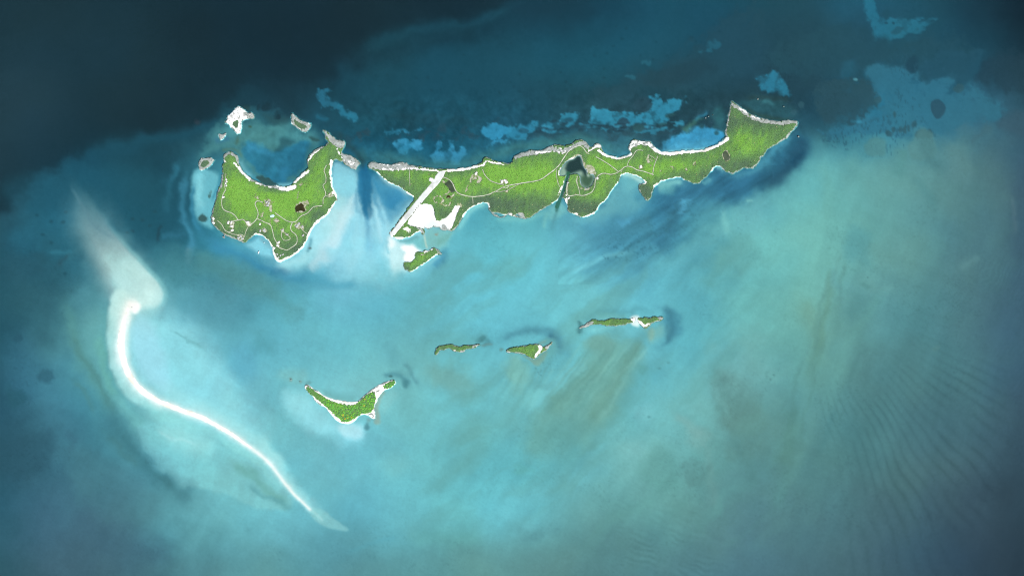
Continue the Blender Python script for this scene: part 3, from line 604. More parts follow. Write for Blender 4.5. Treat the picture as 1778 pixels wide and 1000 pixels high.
stroke(B8(380,0, 330,180, 240,400, 120,620, 60,800), 9, 13, (90,146,148), .75, warp=3); stroke(B8(480,60, 430,240, 360,420), 4, 6, (74,128,134), .4, warp=2)
stroke(B8(160,60, 200,160, 160,320, 120,500), 14, 16, (84,134,128), .5, warp=5)
ell(1328+60*.253, 440+845*.253, 12, 9, (116,180,176), .5, 6); ell(1328+65*.253, 440+833*.253, 2, 1.6, (70,116,116), .8, 1.3, 1, 1); ell(1328+40*.253, 440+865*.253, 2, 2, (78,122,120), .7, 1.3, 1, 1)
blob(B7(1040,60, 1200,160, 1220,420, 1000,440, 860,300, 960,160), (96,156,152), .55, 16, 8)
blob(B7(1210,170, 1330,200, 1380,330, 1300,420, 1200,360), (92,140,138), .55, 9, 6, 3)
ell(880+1330*.253, 747+60*.253, 22, 24, (124,172,168), .4, 12, 6, 3); ell(880+870*.253, 747+130*.253, 24, 18, (124,188,188), .5, 14)
stroke(B7(1400,100, 1380,250, 1430,420, 1420,560), 8, 10, (112,158,154), .3, warp=5); stroke(B7(1520,40, 1600,120, 1660,260, 1700,420), 8, 12, (86,136,136), .5)
stroke(B7(160,40, 400,20, 520,120, 380,240), 10, 9, (92,162,164), .5, warp=6); ell(880+240*.253, 747+700*.253, 36, 12, (88,146,152), .6, 12, 6, 3, -.2)
stroke(B7(0,480, 200,440, 420,350, 640,290, 760,250), 16, 18, (108,186,194), .5); ell(880+110*.253, 747+270*.253, 18, 8, (104,180,172), .4, 8)
ell(1060, 950, 90, 40, (84,134,138), .4, 30); ell(1290, 640, 60, 60, (120,178,174), .6, 40, 10); ell(440+1300*.253, 747+740*.253, 60, 16, (104,176,172), .4, 14)
ell(440+950*.253, 747+230*.253, 30, 22, (128,206,208), .5, 16); ell(440+700*.253, 747+270*.253, 16, 12, (118,198,206), .4, 8)
stroke(B6(640,840, 800,780, 1000,720), 4, 5, (92,172,186), .4, warp=2); blob(B6(500,960, 800,880, 1200,800, 1778,760, 1778,1100, 500,1100), (94,152,156), .5, 20, 6)
blob(P(1020,580, 1100,588, 1118,622, 1085,700, 1010,790, 900,800, 925,725, 1005,645), (108,168,160), .6, 20, 8)
for k in range(16):      # drifted sand stripes in the lee of the cays
    x0 = 1010 + k * 7 + 3 * math.sin(k * 2.3); L = 90 + 60 * math.sin(k * 1.7) ** 2
    stroke(P(x0, 592 + (k % 3) * 12, x0 - L * .33, 592 + L * .5, x0 - L * .75, 592 + L), 2.0, 4.5, ((128,192,186), (96,152,146))[k % 2], .35, .15, warp=4)
for k in range(9):
    x0 = 890 + k * 9; stroke(P(x0, 632, x0 - 18, 668, x0 - 44, 712), 2.0, 4.0, ((126,196,194), (100,160,156))[k % 2], .35, .1, warp=4)
for k in range(12):      # strands on the eastern bank
    y0 = 430 + k * 22; x0 = 1465 - k * 6 + 16 * math.sin(k * 1.9)
    stroke(P(x0, y0, x0 - 20, y0 + 60, x0 - 26, y0 + 130), 3.0, 6.0, ((100,160,158), (86,138,134))[k % 2], .4, .15, warp=5)
w = window(P(1225,560, 1330,820), 10)      # ragged grass tongue
tg = smooth(-10, 10, sdf(chaikin(P(1236,648, 1262,640, 1300,672, 1325,720, 1330,790, 1270,810, 1252,740), 1), X[w] + 8 * n6[w], Y[w] + 8 * n5[w]))
lay(w, tg * (.25 + .35 * n6[w]).clip(0, .6), (94,140,136))
w = window(P(560,140, 1420,275), 10)       # reef mottling off the north shores
T[w] *= (1 + .11 * (n6[w] * .8 + .5 * n5[w]) * smooth(560, 640, X[w]) * smooth(1420, 1340, X[w]) * smooth(140, 190, Y[w]))[..., None]
# lagoon and harbour cut
blob(LAGOON, (150,190,174), .95, 2.5, 1)
blob(R5(790,300, 860,285, 900,245, 930,245, 945,310, 955,350, 985,385, 990,430, 980,470, 960,440, 940,400, 860,420, 800,430, 775,380), (40,68,70), 1, 3.5, 2)
blob(R5(930,450, 985,440, 1000,460, 1050,430, 1072,470, 1045,530, 1000,560, 950,545, 925,500), (56,92,72), .85, 5, 2)
stroke(R5(1005,420, 1010,450), 2, 2, (170,205,190), .9, warp=0)
stroke(CHANNEL[:5], 3.6, 3.6, (52,106,86), 1, warp=.5, hard=.7, cap=False); stroke(R5(730,650, 700,740, 685,800), 3, 2.5, (62,128,122), .8, .6, warp=.5)

# sand waves on the south-eastern bank: relief and tone
q1 = fbm(X, Y, 120, 63, 2); ang = np.arctan2(X - 1400 + 5 * q1, Y - 500); rad = np.hypot(X - 1400, Y - 500)
ph = ang * 21 + .3 * fbm(X, Y, 80, 61, 2) + .05 * n3
rip = np.sin(ph * 2 * np.pi / 1.0 * .9)
rip = np.where(rip > 0, rip ** 2, rip * .35)
rmask = smooth(150, 260, rad + 60 * np.clip(ang - .7, 0, 1)) * smooth(620, 400, rad) * smooth(.08, .2, ang) * smooth(1.35, 1.0, ang) * smooth(1780, 1700, X) * np.clip(.55 + .6 * fbm(X, Y, 45, 62, 3), 0, 1)
ph2 = (Y * .93 - X * .36 + 6 * fbm(X, Y, 35, 64, 3)) / 11
rip2 = np.sin(ph2 * 2 * np.pi) * smooth(1050, 1100, X) * smooth(1290, 1200, X) * smooth(850, 900, Y) * np.clip(.3 + fbm(X, Y, 30, 65, 3), 0, 1)
ph3 = (Y * .6 + X * .8 + 8 * fbm(X, Y, 40, 66, 3)) / 8
rip3 = np.sin(ph3 * 2 * np.pi) * smooth(1620, 1680, X) * smooth(430, 480, Y) * smooth(720, 640, Y) * np.clip(.2 + fbm(X, Y, 40, 67, 3), 0, 1)
T *= (1 - .06 * (rip * rmask) - .03 * rip2 - .025 * rip3)[..., None]
# natural mottling: drifting streaks, grass specks, grain
st = fbm((X * .9 + Y * .44) / 5.5, (Y * .9 - X * .44), 16, 71, 4)
st2 = fbm(X * .97 + Y * .25, (Y * .97 - X * .25) / 4, 10, 72, 3)
lum = T.mean(-1)
T *= (1 + .014 * st * smooth(70, 120, lum) + .010 * st2 * smooth(60, 100, lum) + .012 * n3 + .006 * n5 + .018 * n1 + rng.normal(0, .007, X.shape))[..., None]
gs = smooth(.45, 1.0, fbm(X, Y, 3.6, 73, 2)) * smooth(.1, .7, fbm(X, Y, 70, 74, 3))
T *= (1 - .045 * gs * smooth(200, 150, lum))[..., None]
fl = fbm((X * .80 - Y * .60) / 3.6 + 10 * n1, (X * .60 + Y * .80) + 14 * n2, 34, 76, 4)
fl2 = fbm((X * .62 - Y * .78) / 4.5 + 6 * n2, (X * .78 + Y * .62), 15, 77, 3)
bas = smooth(640, 820, X) * smooth(400, 470, Y) * smooth(1500, 1250, X) * smooth(990, 880, Y)
wst = smooth(60, 140, X) * smooth(520, 600, Y) * smooth(700, 560, X)
k1 = np.clip(fl * bas, -.2, 1) * .9 + .0
lay(slice(None), np.clip(k1, 0, 1) * .45, (104,168,164))
T *= (1 + .022 * fl2 * (bas + .5 * wst) - .012 * fl * bas)[..., None]
eb = smooth(1330, 1430, X) * smooth(250, 330, Y)
fl3 = fbm((X + .35 * Y) , (Y - .35 * X) / 5 + 8 * n1, 30, 78, 4)
T *= (1 + .028 * fl3 * eb)[..., None]
hue = fbm(X, Y, 140, 75, 3)
T[..., 0] *= 1 + .03 * hue; T[..., 2] *= 1 - .02 * hue
lum = T.mean(-1); f_ = smooth(100, 165, lum) * smooth(200, 172, lum); eb = smooth(1250, 1450, X) * smooth(230, 330, Y)
f_ = f_ * (.35 + .65 * smooth(860, 640, X))
T[..., 0] *= 1 - .01 * f_ + .025 * eb; T[..., 1] *= 1 - .05 * f_ + .008 * eb; T[..., 2] *= 1 - .05 * f_
T = np.clip(T, 4, 255)

# ------------------------------------------------------------------ bottom depth and bottom colour from those tones, painted vignette and haze included
KW = np.array([0.150, 0.036, 0.022], np.float32)          # absorption of the water per metre
PATH = 1 + 1 / math.sin(SUN_EL) * 0.97
GAIN = np.array([2.08, 2.10, 2.12], np.float32) * 1.01             # brightness of a white level surface at this exposure
SURF = np.array([0.0035, 0.0050, 0.0065], np.float32)         # sky mirrored in the surface


def lin(c):
    c = np.asarray(c, np.float32) / 255
    return np.where(c <= .04045, c / 12.92, ((c + .055) / 1.055) ** 2.4).astype(np.float32)


def blur(a, n):
    for _ in range(n):
        p = np.pad(a, 1, mode='edge')
        a = (p[1:-1, :-2] + 2 * p[1:-1, 1:-1] + p[1:-1, 2:]) / 4
        p = np.pad(a, 1, mode='edge')
        a = (p[:-2, 1:-1] + 2 * p[1:-1, 1:-1] + p[2:, 1:-1]) / 4
    return a


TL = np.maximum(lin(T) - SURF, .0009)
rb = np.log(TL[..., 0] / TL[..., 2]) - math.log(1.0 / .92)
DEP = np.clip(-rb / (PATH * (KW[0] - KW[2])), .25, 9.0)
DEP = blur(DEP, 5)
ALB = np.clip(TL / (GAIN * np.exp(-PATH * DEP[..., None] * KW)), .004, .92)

# ------------------------------------------------------------------ materials
def mat(name):
    m = bpy.data.materials.new(name); m.use_nodes = True
    nt = m.node_tree; b = nt.nodes['Principled BSDF']
    b.inputs['Specular IOR Level'].default_value = .15; b.inputs['Roughness'].default_value = .9
    return m, nt, b


def noisy(name, c0, c1, scale, rough=.9, c2=None, scale2=None, bump=0.0):
    """two or three colours mixed by world-space noise"""
    m, nt, b = mat(name); N = nt.nodes; L = nt.links
    geo = N.new('ShaderNodeNewGeometry')
    no = N.new('ShaderNodeTexNoise'); no.inputs['Scale'].default_value = scale; no.inputs['Detail'].default_value = 5
    L.new(geo.outputs['Position'], no.inputs['Vector'])
    ra = N.new('ShaderNodeValToRGB'); ra.color_ramp.elements[0].position = .34; ra.color_ramp.elements[1].position = .66
    ra.color_ramp.elements[0].color = (*c0, 1); ra.color_ramp.elements[1].color = (*c1, 1)
    L.new(no.outputs['Fac'], ra.inputs[0]); out = ra.outputs[0]
    if c2:
        n2_ = N.new('ShaderNodeTexNoise'); n2_.inputs['Scale'].default_value = scale2; n2_.inputs['Detail'].default_value = 4
        L.new(geo.outputs['Position'], n2_.inputs['Vector'])
        r2 = N.new('ShaderNodeValToRGB'); r2.color_ramp.elements[0].position = .52; r2.color_ramp.elements[1].position = .62
        L.new(n2_.outputs['Fac'], r2.inputs[0])
        mx = N.new('ShaderNodeMix'); mx.data_type = 'RGBA'
        L.new(r2.outputs[0], mx.inputs['Factor']); L.new(out, mx.inputs['A']); mx.inputs['B'].default_value = (*c2, 1); out = mx.outputs['Result']
    L.new(out, b.inputs['Base Color']); b.inputs['Roughness'].default_value = rough
    if bump:
        bu = N.new('ShaderNodeBump'); bu.inputs['Strength'].default_value = bump; bu.inputs['Distance'].default_value = 1.0
        L.new(no.outputs['Fac'], bu.inputs['Height']); L.new(bu.outputs[0], b.inputs['Normal'])
    return m


def attr_mat(name, attr, var=.0, scale=.1, rough=.95):
    m, nt, b = mat(name); N = nt.nodes; L = nt.links
    a = N.new('ShaderNodeAttribute'); a.attribute_name = attr; out = a.outputs['Color']
    if var:
        geo = N.new('ShaderNodeNewGeometry')
        no = N.new('ShaderNodeTexNoise'); no.inputs['Scale'].default_value = scale; no.inputs['Detail'].default_value = 6
        L.new(geo.outputs['Position'], no.inputs['Vector'])
        mr = N.new('ShaderNodeMapRange'); mr.inputs['To Min'].default_value = 1 - var; mr.inputs['To Max'].default_value = 1 + var
        mr.inputs['From Min'].default_value = .25; mr.inputs['From Max'].default_value = .75
        L.new(no.outputs['Fac'], mr.inputs['Value'])
        mx = N.new('ShaderNodeVectorMath'); mx.operation = 'SCALE'
        L.new(out, mx.inputs[0]); L.new(mr.outputs[0], mx.inputs['Scale']); out = mx.outputs[0]
    L.new(out, b.inputs['Base Color']); b.inputs['Roughness'].default_value = rough; b.inputs['Specular IOR Level'].default_value = 0.05
    return m


M_BED = attr_mat('seabed_cover_vignette', 'cover', .035, .06)  # bottom cover colour with the corner vignette and haze painted into it
M_SAND = noisy('coral_sand', (.50, .49, .46), (.60, .59, .56), .05, c2=(.44, .42, .38), scale2=.02)
M_FLAT = noisy('wet_sand_flat', (.44, .455, .445), (.52, .53, .52), .012, c2=(.38, .43, .43), scale2=.006)
M_ROCK = noisy('grey_limestone', (.160, .175, .160), (.265, .285, .270), .05, c2=(.105, .122, .100), scale2=.10, bump=.3)
M_WROCK = noisy('white_limestone', (.42, .42, .40), (.62, .62, .60), .05, c2=(.24, .24, .22), scale2=.09, bump=.3)
M_SOIL = noisy('scrub_soil', (.045, .080, .034), (.075, .115, .045), .05, c2=(.10, .13, .065), scale2=.03)
M_CLEAR = noisy('bare_limestone_clearing', (.16, .17, .10), (.30, .30, .24), .06, c2=(.11, .15, .05), scale2=.08)
M_ROAD = noisy('crushed_coral_road', (.26, .28, .21), (.37, .38, .32), .05)
M_STRIP = noisy('coral_airstrip', (.37, .385, .37), (.44, .455, .44), .02, c2=(.33, .34, .32), scale2=.03)
M_LEAF = attr_mat('scrub_foliage', 'tint', .10, .25)
M_TRUNK = noisy('bark', (.10, .075, .05), (.16, .13, .09), 2.0)
M_POND = noisy('brackish_pond', (.012, .011, .003), (.026, .022, .007), .03, .35)
M_POND2 = noisy('grey_pond', (.026, .038, .022), (.042, .056, .034), .03, .35)
M_WALLS = noisy('white_render', (.55, .54, .51), (.62, .61, .58), .5)
M_ROOFW = noisy('pale_roof', (.46, .46, .45), (.56, .56, .55), .6)
M_ROOFG = noisy('grey_roof', (.24, .25, .25), (.32, .33, .33), .6)
M_ROOFB = noisy('weathered_roof', (.27, .24, .20), (.36, .33, .29), .6)
M_GLASS = noisy('dark_glass', (.02, .03, .035), (.03, .04, .045), 1.0, .15)
M_WOOD = noisy('weathered_wood', (.20, .18, .15), (.28, .26, .22), .8)
M_HULL = noisy('white_gelcoat', (.68, .68, .67), (.74, .74, .73), .6, .3)
M_POOL = noisy('pool_lining', (.28, .42, .42), (.34, .47, .46), .2, .3)

# water: clear absorbing volume under a fresnel surface
m_sea = bpy.data.materials.new('sea_water'); m_sea.use_nodes = True
nt = m_sea.node_tree; nt.nodes.remove(nt.nodes['Principled BSDF']); out = nt.nodes['Material Output']
tr = nt.nodes.new('ShaderNodeBsdfTransparent'); gl = nt.nodes.new('ShaderNodeBsdfGlossy'); fr = nt.nodes.new('ShaderNodeFresnel'); mx = nt.nodes.new('ShaderNodeMixShader')
gl.inputs['Roughness'].default_value = .05; fr.inputs['IOR'].default_value = 1.33
geo = nt.nodes.new('ShaderNodeNewGeometry'); wv = nt.nodes.new('ShaderNodeTexNoise'); wv.inputs['Scale'].default_value = .045; wv.inputs['Detail'].default_value = 6
mp = nt.nodes.new('ShaderNodeVectorMath'); mp.operation = 'MULTIPLY'; mp.inputs[1].default_value = (1.7, .8, 1)
bu = nt.nodes.new('ShaderNodeBump'); bu.inputs['Strength'].default_value = .08; bu.inputs['Distance'].default_value = 1.0
nt.links.new(geo.outputs['Position'], mp.inputs[0]); nt.links.new(mp.outputs[0], wv.inputs['Vector']); nt.links.new(wv.outputs['Fac'], bu.inputs['Height'])
nt.links.new(bu.outputs[0], gl.inputs['Normal'])
nt.links.new(fr.outputs[0], mx.inputs[0]); nt.links.new(tr.outputs[0], mx.inputs[1]); nt.links.new(gl.outputs[0], mx.inputs[2]); nt.links.new(mx.outputs[0], out.inputs['Surface'])
va = nt.nodes.new('ShaderNodeVolumeAbsorption'); kd = float(KW.max()) * 1.02
va.inputs['Density'].default_value = kd; va.inputs['Color'].default_value = (*[1 - float(k) / kd for k in KW], 1)
nt.links.new(va.outputs[0], out.inputs['Volume'])
m_sea.cycles.homogeneous_volume = True


# ------------------------------------------------------------------ object helpers
def link(o, parent=None):
    COL.objects.link(o)
    if parent is not None: o.parent = parent
    return o


def mesh_obj(name, verts, faces, material, parent=None, smooth_shade=False, attr=None):
    me = bpy.data.meshes.new(name)
    v = np.ascontiguousarray(verts, np.float32); f = np.ascontiguousarray(faces, np.int32)
    me.vertices.add(len(v)); me.vertices.foreach_set('co', v.ravel())
    k = f.shape[1]
    me.loops.add(f.size); me.loops.foreach_set('vertex_index', f.ravel())
    me.polygons.add(len(f)); me.polygons.foreach_set('loop_start', np.arange(0, f.size, k, dtype=np.int32))
    me.update(calc_edges=True)
    if attr is not None:
        a = me.attributes.new(attr[0], 'FLOAT_COLOR', 'POINT')
        c = np.ones((len(v), 4), np.float32); c[:, :3] = attr[1]; a.data.foreach_set('color', c.ravel())
    me.polygons.foreach_set('use_smooth', np.full(len(f), smooth_shade))
    me.materials.append(material)
    return link(bpy.data.objects.new(name, me), parent)


def tag(o, label=None, cat=None, group=None, kind=None):
    if label: o['label'] = label
    if cat: o['category'] = cat
    if group: o['group'] = group
    if kind: o['kind'] = kind
    return o


def thing(name, label, cat, loc, rz=0, group=None):
    o = bpy.data.objects.new(name, None); o.location = loc; o.rotation_euler = (0, 0, rz); o.empty_display_size = 5
    return tag(link(o), label, cat, group)


def box(x0, x1, y0, y1, z0, z1):
    v = [(x, y, z) for z in (z0, z1) for y in (y0, y1) for x in (x0, x1)]
    f = [(0, 2, 3, 1), (4, 5, 7, 6), (0, 1, 5, 4), (2, 6, 7, 3), (0, 4, 6, 2), (1, 3, 7, 5)]
    return v, f


def join(parts):
    V, F = [], []
    for v, f in parts:
        n = len(V); V += list(v); F += [tuple(i + n for i in q) for q in f]
    return V, F


def grid_faces(nj, ni):
    j, i = np.meshgrid(np.arange(nj - 1), np.arange(ni - 1), indexing='ij')
    a = (j * ni + i).ravel()
    return np.stack([a, a + ni, a + ni + 1, a + 1], 1)


# ------------------------------------------------------------------ land: heights and cover, island by island
ROADS, CLEAR, NOTREE = [], [], []      # filled below, used when trees are placed


def road(label, pts, w=1.25): ROADS.append((label, chaikin(pts, 2, False), w * .9))


road('pale coral track along the west side of the western island', R2(365,180, 330,230, 320,330, 350,390, 430,410, 462,440, 497,485))
road('short track tying the western loop to the central houses', R2(400,500, 445,495, 497,485, 550,475, 572,505, 597,550, 640,520, 690,470, 702,400, 665,330, 672,300, 700,285, 748,306))
road('track winding down to the southern tip of the western island', R2(690,470, 740,495, 775,510, 825,530, 845,590, 855,660, 890,720, 900,762, 950,780, 990,795, 1030,765, 1080,740, 1100,690, 1085,630, 1035,600, 1025,560, 1045,510))
road('track passing south of the dark brown pond', R2(870,410, 940,460, 1000,500, 1080,510, 1130,440, 1190,425, 1225,390, 1260,345, 1350,340))
road('narrow path behind the eastern beach of the western island', R1(1395,690, 1365,740, 1390,800, 1390,870, 1350,890, 1390,970) + R2(1385,240, 1355,265, 1360,320), 1.0)
road('spur from the path to the eastern beach', R2(1388,240, 1430,247, 1478,230), 1.0)
road('track from the western point to the jetty', R2(280,490, 330,530, 350,580, 380,605, 430,600, 441,540, 447,497), 1.1)
road('coastal path east of the jetty', R2(380,605, 440,630, 490,635, 540,630, 555,670, 570,600, 597,552), .9)
road('small loop path round two lone houses', R2(940,590, 930,650, 962,700, 1040,680, 990,630, 945,592), .8)
road('path from the eastern houses to the beach', R2(1130,560, 1160,600, 1202,628), 1.0)
road('narrow path up the north-west arm of the western island', R2(365,180, 352,140, 362,60, 368,10), .8)
road('curved road from the airstrip to the island centre', R3(880,402, 930,415, 975,455, 995,510, 1020,555, 1070,582, 1180,602, 1300,590, 1390,560, 1490,502), 1.4)
road('short path from the curved road to the southern bay', R3(1180,602, 1185,670), .7)
road('road climbing from the north beach to the central houses', R3(1280,320, 1310,390, 1370,445, 1450,468, 1500,475), 1.1)
road('road from the central houses past the lagoon to the north shore', R5(190,543, 330,520, 510,495, 600,430, 700,355, 760,260, 810,190, 870,145, 930,135, 965,165, 990,210, 1020,220), 1.4)
road('small loop road at the central houses', R5(0,635, 60,605, 135,562, 190,543, 195,560, 160,575, 135,560), 1.1)
road('faint side track south of the central houses', R5(65,608, 130,606, 190,590, 300,530), .7)
road('road circling the southern side of the lagoon', R5(800,510, 785,570, 790,640, 820,655, 880,635, 950,650, 1030,625, 1070,580, 1080,500, 1085,470, 1120,430, 1170,415, 1250,435, 1320,405, 1370,360, 1410,345, 1460,355, 1500,385, 1560,395, 1620,415, 1675,435), 1.3)
road('path on the peninsula between lagoon and harbour cut', R5(900,450, 885,500, 910,570, 925,640), .9)
road('straight track running south-east from the north beach', R5(1085,250, 1170,295, 1250,350, 1320,405), 1.1)
road('loop track behind the jagged white point', R5(1410,345, 1412,300, 1470,240, 1495,185, 1530,178, 1570,190), 1.0)
road('straight track running south from the long beach', R6(250,655, 215,730, 200,800, 195,835), 1.1)
road('short track inland of the long beach', R6(150,640, 200,668, 225,690), .7)
road('old straight track west of the airstrip', R3(537,330, 540,490), .7)
road('track along the lagoon west bank', R5(690,370, 682,440, 700,520, 720,560), .8)
road('short path along the south-east bay of the long island', R5(1355,370, 1350,410), .7)

STRIP_POLY = R3(838,342, 868,336, 900,345, 885,390, 830,470, 765,540, 700,612, 612,720, 500,850, 380,992, 330,990, 430,850, 535,725, 640,598, 690,540, 745,480, 768,455,
                735,435, 735,412, 765,405, 790,425, 800,395, 815,370)


def pieces(f, n):
    """connected-piece id of each face"""
    lab = np.arange(n)
    while True:
        m = lab[f].min(1); new = lab.copy()
        for k in range(f.shape[1]): np.minimum.at(new, f[:, k], m)
        new = new[new]
        if (new == lab).all(): return lab[f[:, 0]]
        lab = new


class Island:
    """height field of one island on a 1.2 px grid; z follows the distance to the waterline"""
    def __init__(s, name, label, cat, outline, step=1.2, rough=1.2, hills=7.0, holes=(), seed=1, cliff=.5):
        s.name, s.seed, s.step = name, seed, step
        out = chaikin(outline, 1); p = np.array(out)
        x0, y0 = p.min(0) - 6; x1, y1 = p.max(0) + 6
        s.gx = np.arange(x0, x1, step, dtype=np.float32); s.gy = np.arange(y0, y1, step, dtype=np.float32)
        X, Y = np.meshgrid(s.gx, s.gy); s.X, s.Y = X, Y
        jx = fbm(X, Y, 5, seed + 300, 3); jy = fbm(X, Y, 5, seed + 301, 3)
        sd = sdf(out, X + rough * jx, Y + rough * jy)
        for h in holes: sd = np.minimum(sd, h(X + .5 * jx, Y + .5 * jy))
        s.sd = sd
        n = fbm(X, Y, 60, seed + 310, 4)
        z = np.where(sd < 0, sd * 3.2, .25 + np.minimum(sd, 1.5) * .5 + 1.2 * smooth(1, 8, sd) + hills * smooth(4, 45, sd) * (.75 + .5 * n)) + .5 * cliff * fbm(X, Y, 9, seed + 320, 3) * smooth(2, 10, sd)
        s.z = z
        s.beach = np.zeros(X.shape, np.float32); s.rock = np.zeros(X.shape, np.float32); s.wrock = np.zeros(X.shape, np.float32)
        s.clear = np.zeros(X.shape, np.float32); s.bare = np.zeros(X.shape, np.float32); s.flat = np.zeros(X.shape, np.float32)
        s.jag = fbm(X, Y, 3.2, seed + 330, 2); s.jag2 = fbm(X, Y, 14, seed + 331, 3)
        s.c = ((x0 + x1) / 2, (y0 + y1) / 2)
        s.root = thing(name, label, cat, (wx(s.c[0]), wy(s.c[1]), 0))

    def band(s, layer, pts, w0, w1=None, jit=.8):
        w1 = w0 if w1 is None else w1
        d, t = seg_dist(chaikin(pts, 1, False), s.X, s.Y, False)
        m = d + jit * s.jag < (w0 + (w1 - w0) * t)
        a = getattr(s, layer); a[m] = 1

    def area(s, layer, pts, jit=.8):
        a = getattr(s, layer); a[sdf(chaikin(pts, 1), s.X, s.Y) + jit * s.jag > 0] = 1

    def spot(s, layer, x, y, rx, ry=None, jit=1.2):
        ry = rx if ry is None else ry
        a = getattr(s, layer); a[np.hypot((s.X - x) / rx, (s.Y - y) / ry) * min(rx, ry) + jit * s.jag < min(rx, ry)] = 1

    def fringe(s, layer, w, jit=.6):
        a = getattr(s, layer); a[(s.sd + jit * s.jag < w)] = 1

    def height(s, x, y):
        u = np.clip((np.asarray(x) - s.gx[0]) / s.step, 0, len(s.gx) - 1.01); v = np.clip((np.asarray(y) - s.gy[0]) / s.step, 0, len(s.gy) - 1.01)
        i = u.astype(int); j = v.astype(int); a = u - i; b = v - j; z = s.z
        return (z[j, i] * (1 - a) + z[j, i + 1] * a) * (1 - b) + (z[j + 1, i] * (1 - a) + z[j + 1, i + 1] * a) * b

    def sample(s, f, x, y):
        i = np.clip(np.rint((x - s.gx[0]) / s.step).astype(int), 0, len(s.gx) - 1); j = np.clip(np.rint((y - s.gy[0]) / s.step).astype(int), 0, len(s.gy) - 1)
        return f[j, i]

    def build(s, tone, spacing=1.08, rr=(.9, 1.3), hh=(2.4, 3.3), veg_from=1.6, fringe_mat=None, woods=True):
        # relief of rock and sand
        s.z = s.z + np.where(s.rock + s.wrock > 0, .6 + .6 * s.jag, 0) * (s.sd > .3) * smooth(0, 2, s.sd)
        s.z = np.where((s.flat > 0) & (s.sd > 0), .22 + .1 * s.jag2, s.z)
        cls = np.zeros(s.X.shape, int)                     # 0 ground 1 beach 2 rock 3 white rock 4 clearing 5 flat 6 bare soil
        for k, l in ((6, s.bare), (4, s.clear), (5, s.flat), (1, s.beach), (2, s.rock), (3, s.wrock)): cls[l > 0] = k
        if fringe_mat is not None: cls[(s.sd < veg_from * .3) & (cls == 0)] = fringe_mat
        cls[(s.sd < .1) & (cls == 0)] = 1
        F = grid_faces(len(s.gy), len(s.gx)); keep = s.sd.ravel()[F].max(1) > -5
        V = np.stack([(s.X - s.c[0]) * M, (s.c[1] - s.Y) * M, s.z], -1).reshape(-1, 3)
        fc = cls.ravel()[F]; fc = np.sort(fc, 1)[:, 1]
        names = {0: ('ground', M_SOIL), 1: ('beach', M_SAND), 2: ('rocky_shore', M_ROCK), 3: ('white_rock_shelf', M_WROCK), 4: ('clearing', M_CLEAR), 5: ('sand_flat', M_FLAT), 6: ('bare_ground', M_CLEAR)}
        for k, (nm, m) in names.items():
            f = F[keep & (fc == k)]
            if len(f) == 0: continue
            lab = pieces(f, len(V)); ids, cnt = np.unique(lab, return_counts=True); rest = np.zeros(len(f), bool)
            for i_, c_ in zip(ids, cnt):
                if c_ < 45 and len(ids) > 1: rest |= lab == i_; continue
                g = f[lab == i_]; u, inv = np.unique(g, return_inverse=True); mesh_obj(nm, V[u], inv.reshape(g.shape), m, s.root, True)
            if rest.any():
                g = f[rest]; u, inv = np.unique(g, return_inverse=True)
                o = mesh_obj('small_%s_patches' % {'beach': 'sand', 'rocky_shore': 'rock', 'white_rock_shelf': 'white_rock', 'clearing': 'clearing', 'sand_flat': 'flat', 'bare_ground': 'bare', 'ground': 'scrub'}[nm], V[u], inv.reshape(g.shape), m, s.root, True); o['kind'] = 'stuff'
        if not woods: return
        # trees: one crown each, standing on the ground
        tx, ty = np.meshgrid(np.arange(s.gx[0], s.gx[-1], spacing), np.arange(s.gy[0], s.gy[-1], spacing))
        r = np.random.default_rng(s.seed + 500)
        tx = (tx + r.uniform(-.6, .6, tx.shape) * spacing).ravel(); ty = (ty + r.uniform(-.6, .6, ty.shape) * spacing).ravel()
        ok = (s.sample(cls, tx, ty) == 0) & (s.sample(s.sd, tx, ty) > veg_from * .45)
        for lab, pts, w in ROADS:
            if pts[:, 0].max() < s.gx[0] or pts[:, 0].min() > s.gx[-1] or pts[:, 1].max() < s.gy[0] or pts[:, 1].min() > s.gy[-1]: continue
            ok[ok] = seg_dist(pts, tx[ok], ty[ok], False)[0] > w * .5 + .75
        for (x, y, q) in NOTREE: ok &= np.hypot(tx - x, ty - y) > q
        for poly in CLEAR: ok[ok] = sdf(poly, tx[ok], ty[ok]) < -.8
        tx, ty = tx[ok], ty[ok]; n = len(tx)
        if n == 0: return
        tn = tone(tx, ty, s.sample(s.sd, tx, ty))                     # 0 grey-green scrub .. 1 bright green
        R = r.uniform(*rr, n) * M * spacing / 1.25; H = r.uniform(*hh, n) * (.8 + .35 * np.clip(fbm(tx * 1.8, ty * .8, 9, s.seed + 340, 3), -1, 1))
        z0 = s.height(tx, ty)
        k = 5; a0 = r.uniform(0, 6.28, n)
        ang = a0[:, None] + np.arange(k) * 2 * math.pi / k
        r1 = R[:, None] * r.uniform(.38, .72, (n, k)); r2 = R[:, None] * r.uniform(.75, 1.25, (n, k))
        cx = ((tx - s.c[0]) * M)[:, None]; cy = ((s.c[1] - ty) * M)[:, None]
        top = np.stack([cx + R[:, None] * r.uniform(-.25, .25, (n, 1)), cy + R[:, None] * r.uniform(-.25, .25, (n, 1)), (z0 + H)[:, None]], -1)
        ra = np.stack([cx + r1 * np.cos(ang), cy + r1 * np.sin(ang), (z0[:, None] + H[:, None] * r.uniform(.68, .98, (n, k)))], -1)
        rb_ = np.stack([cx + r2 * np.cos(ang + .6), cy + r2 * np.sin(ang + .6), (z0[:, None] + H[:, None] * r.uniform(.15, .5, (n, k)))], -1)
        V = np.concatenate([top, ra, rb_], 1).reshape(-1, 3); m = 2 * k + 1
        tri = []
        for i in range(k):
            j = (i + 1) % k
            tri += [(0, 1 + i, 1 + j), (1 + i, 1 + k + i, 1 + j), (1 + k + i, 1 + k + j, 1 + j)]
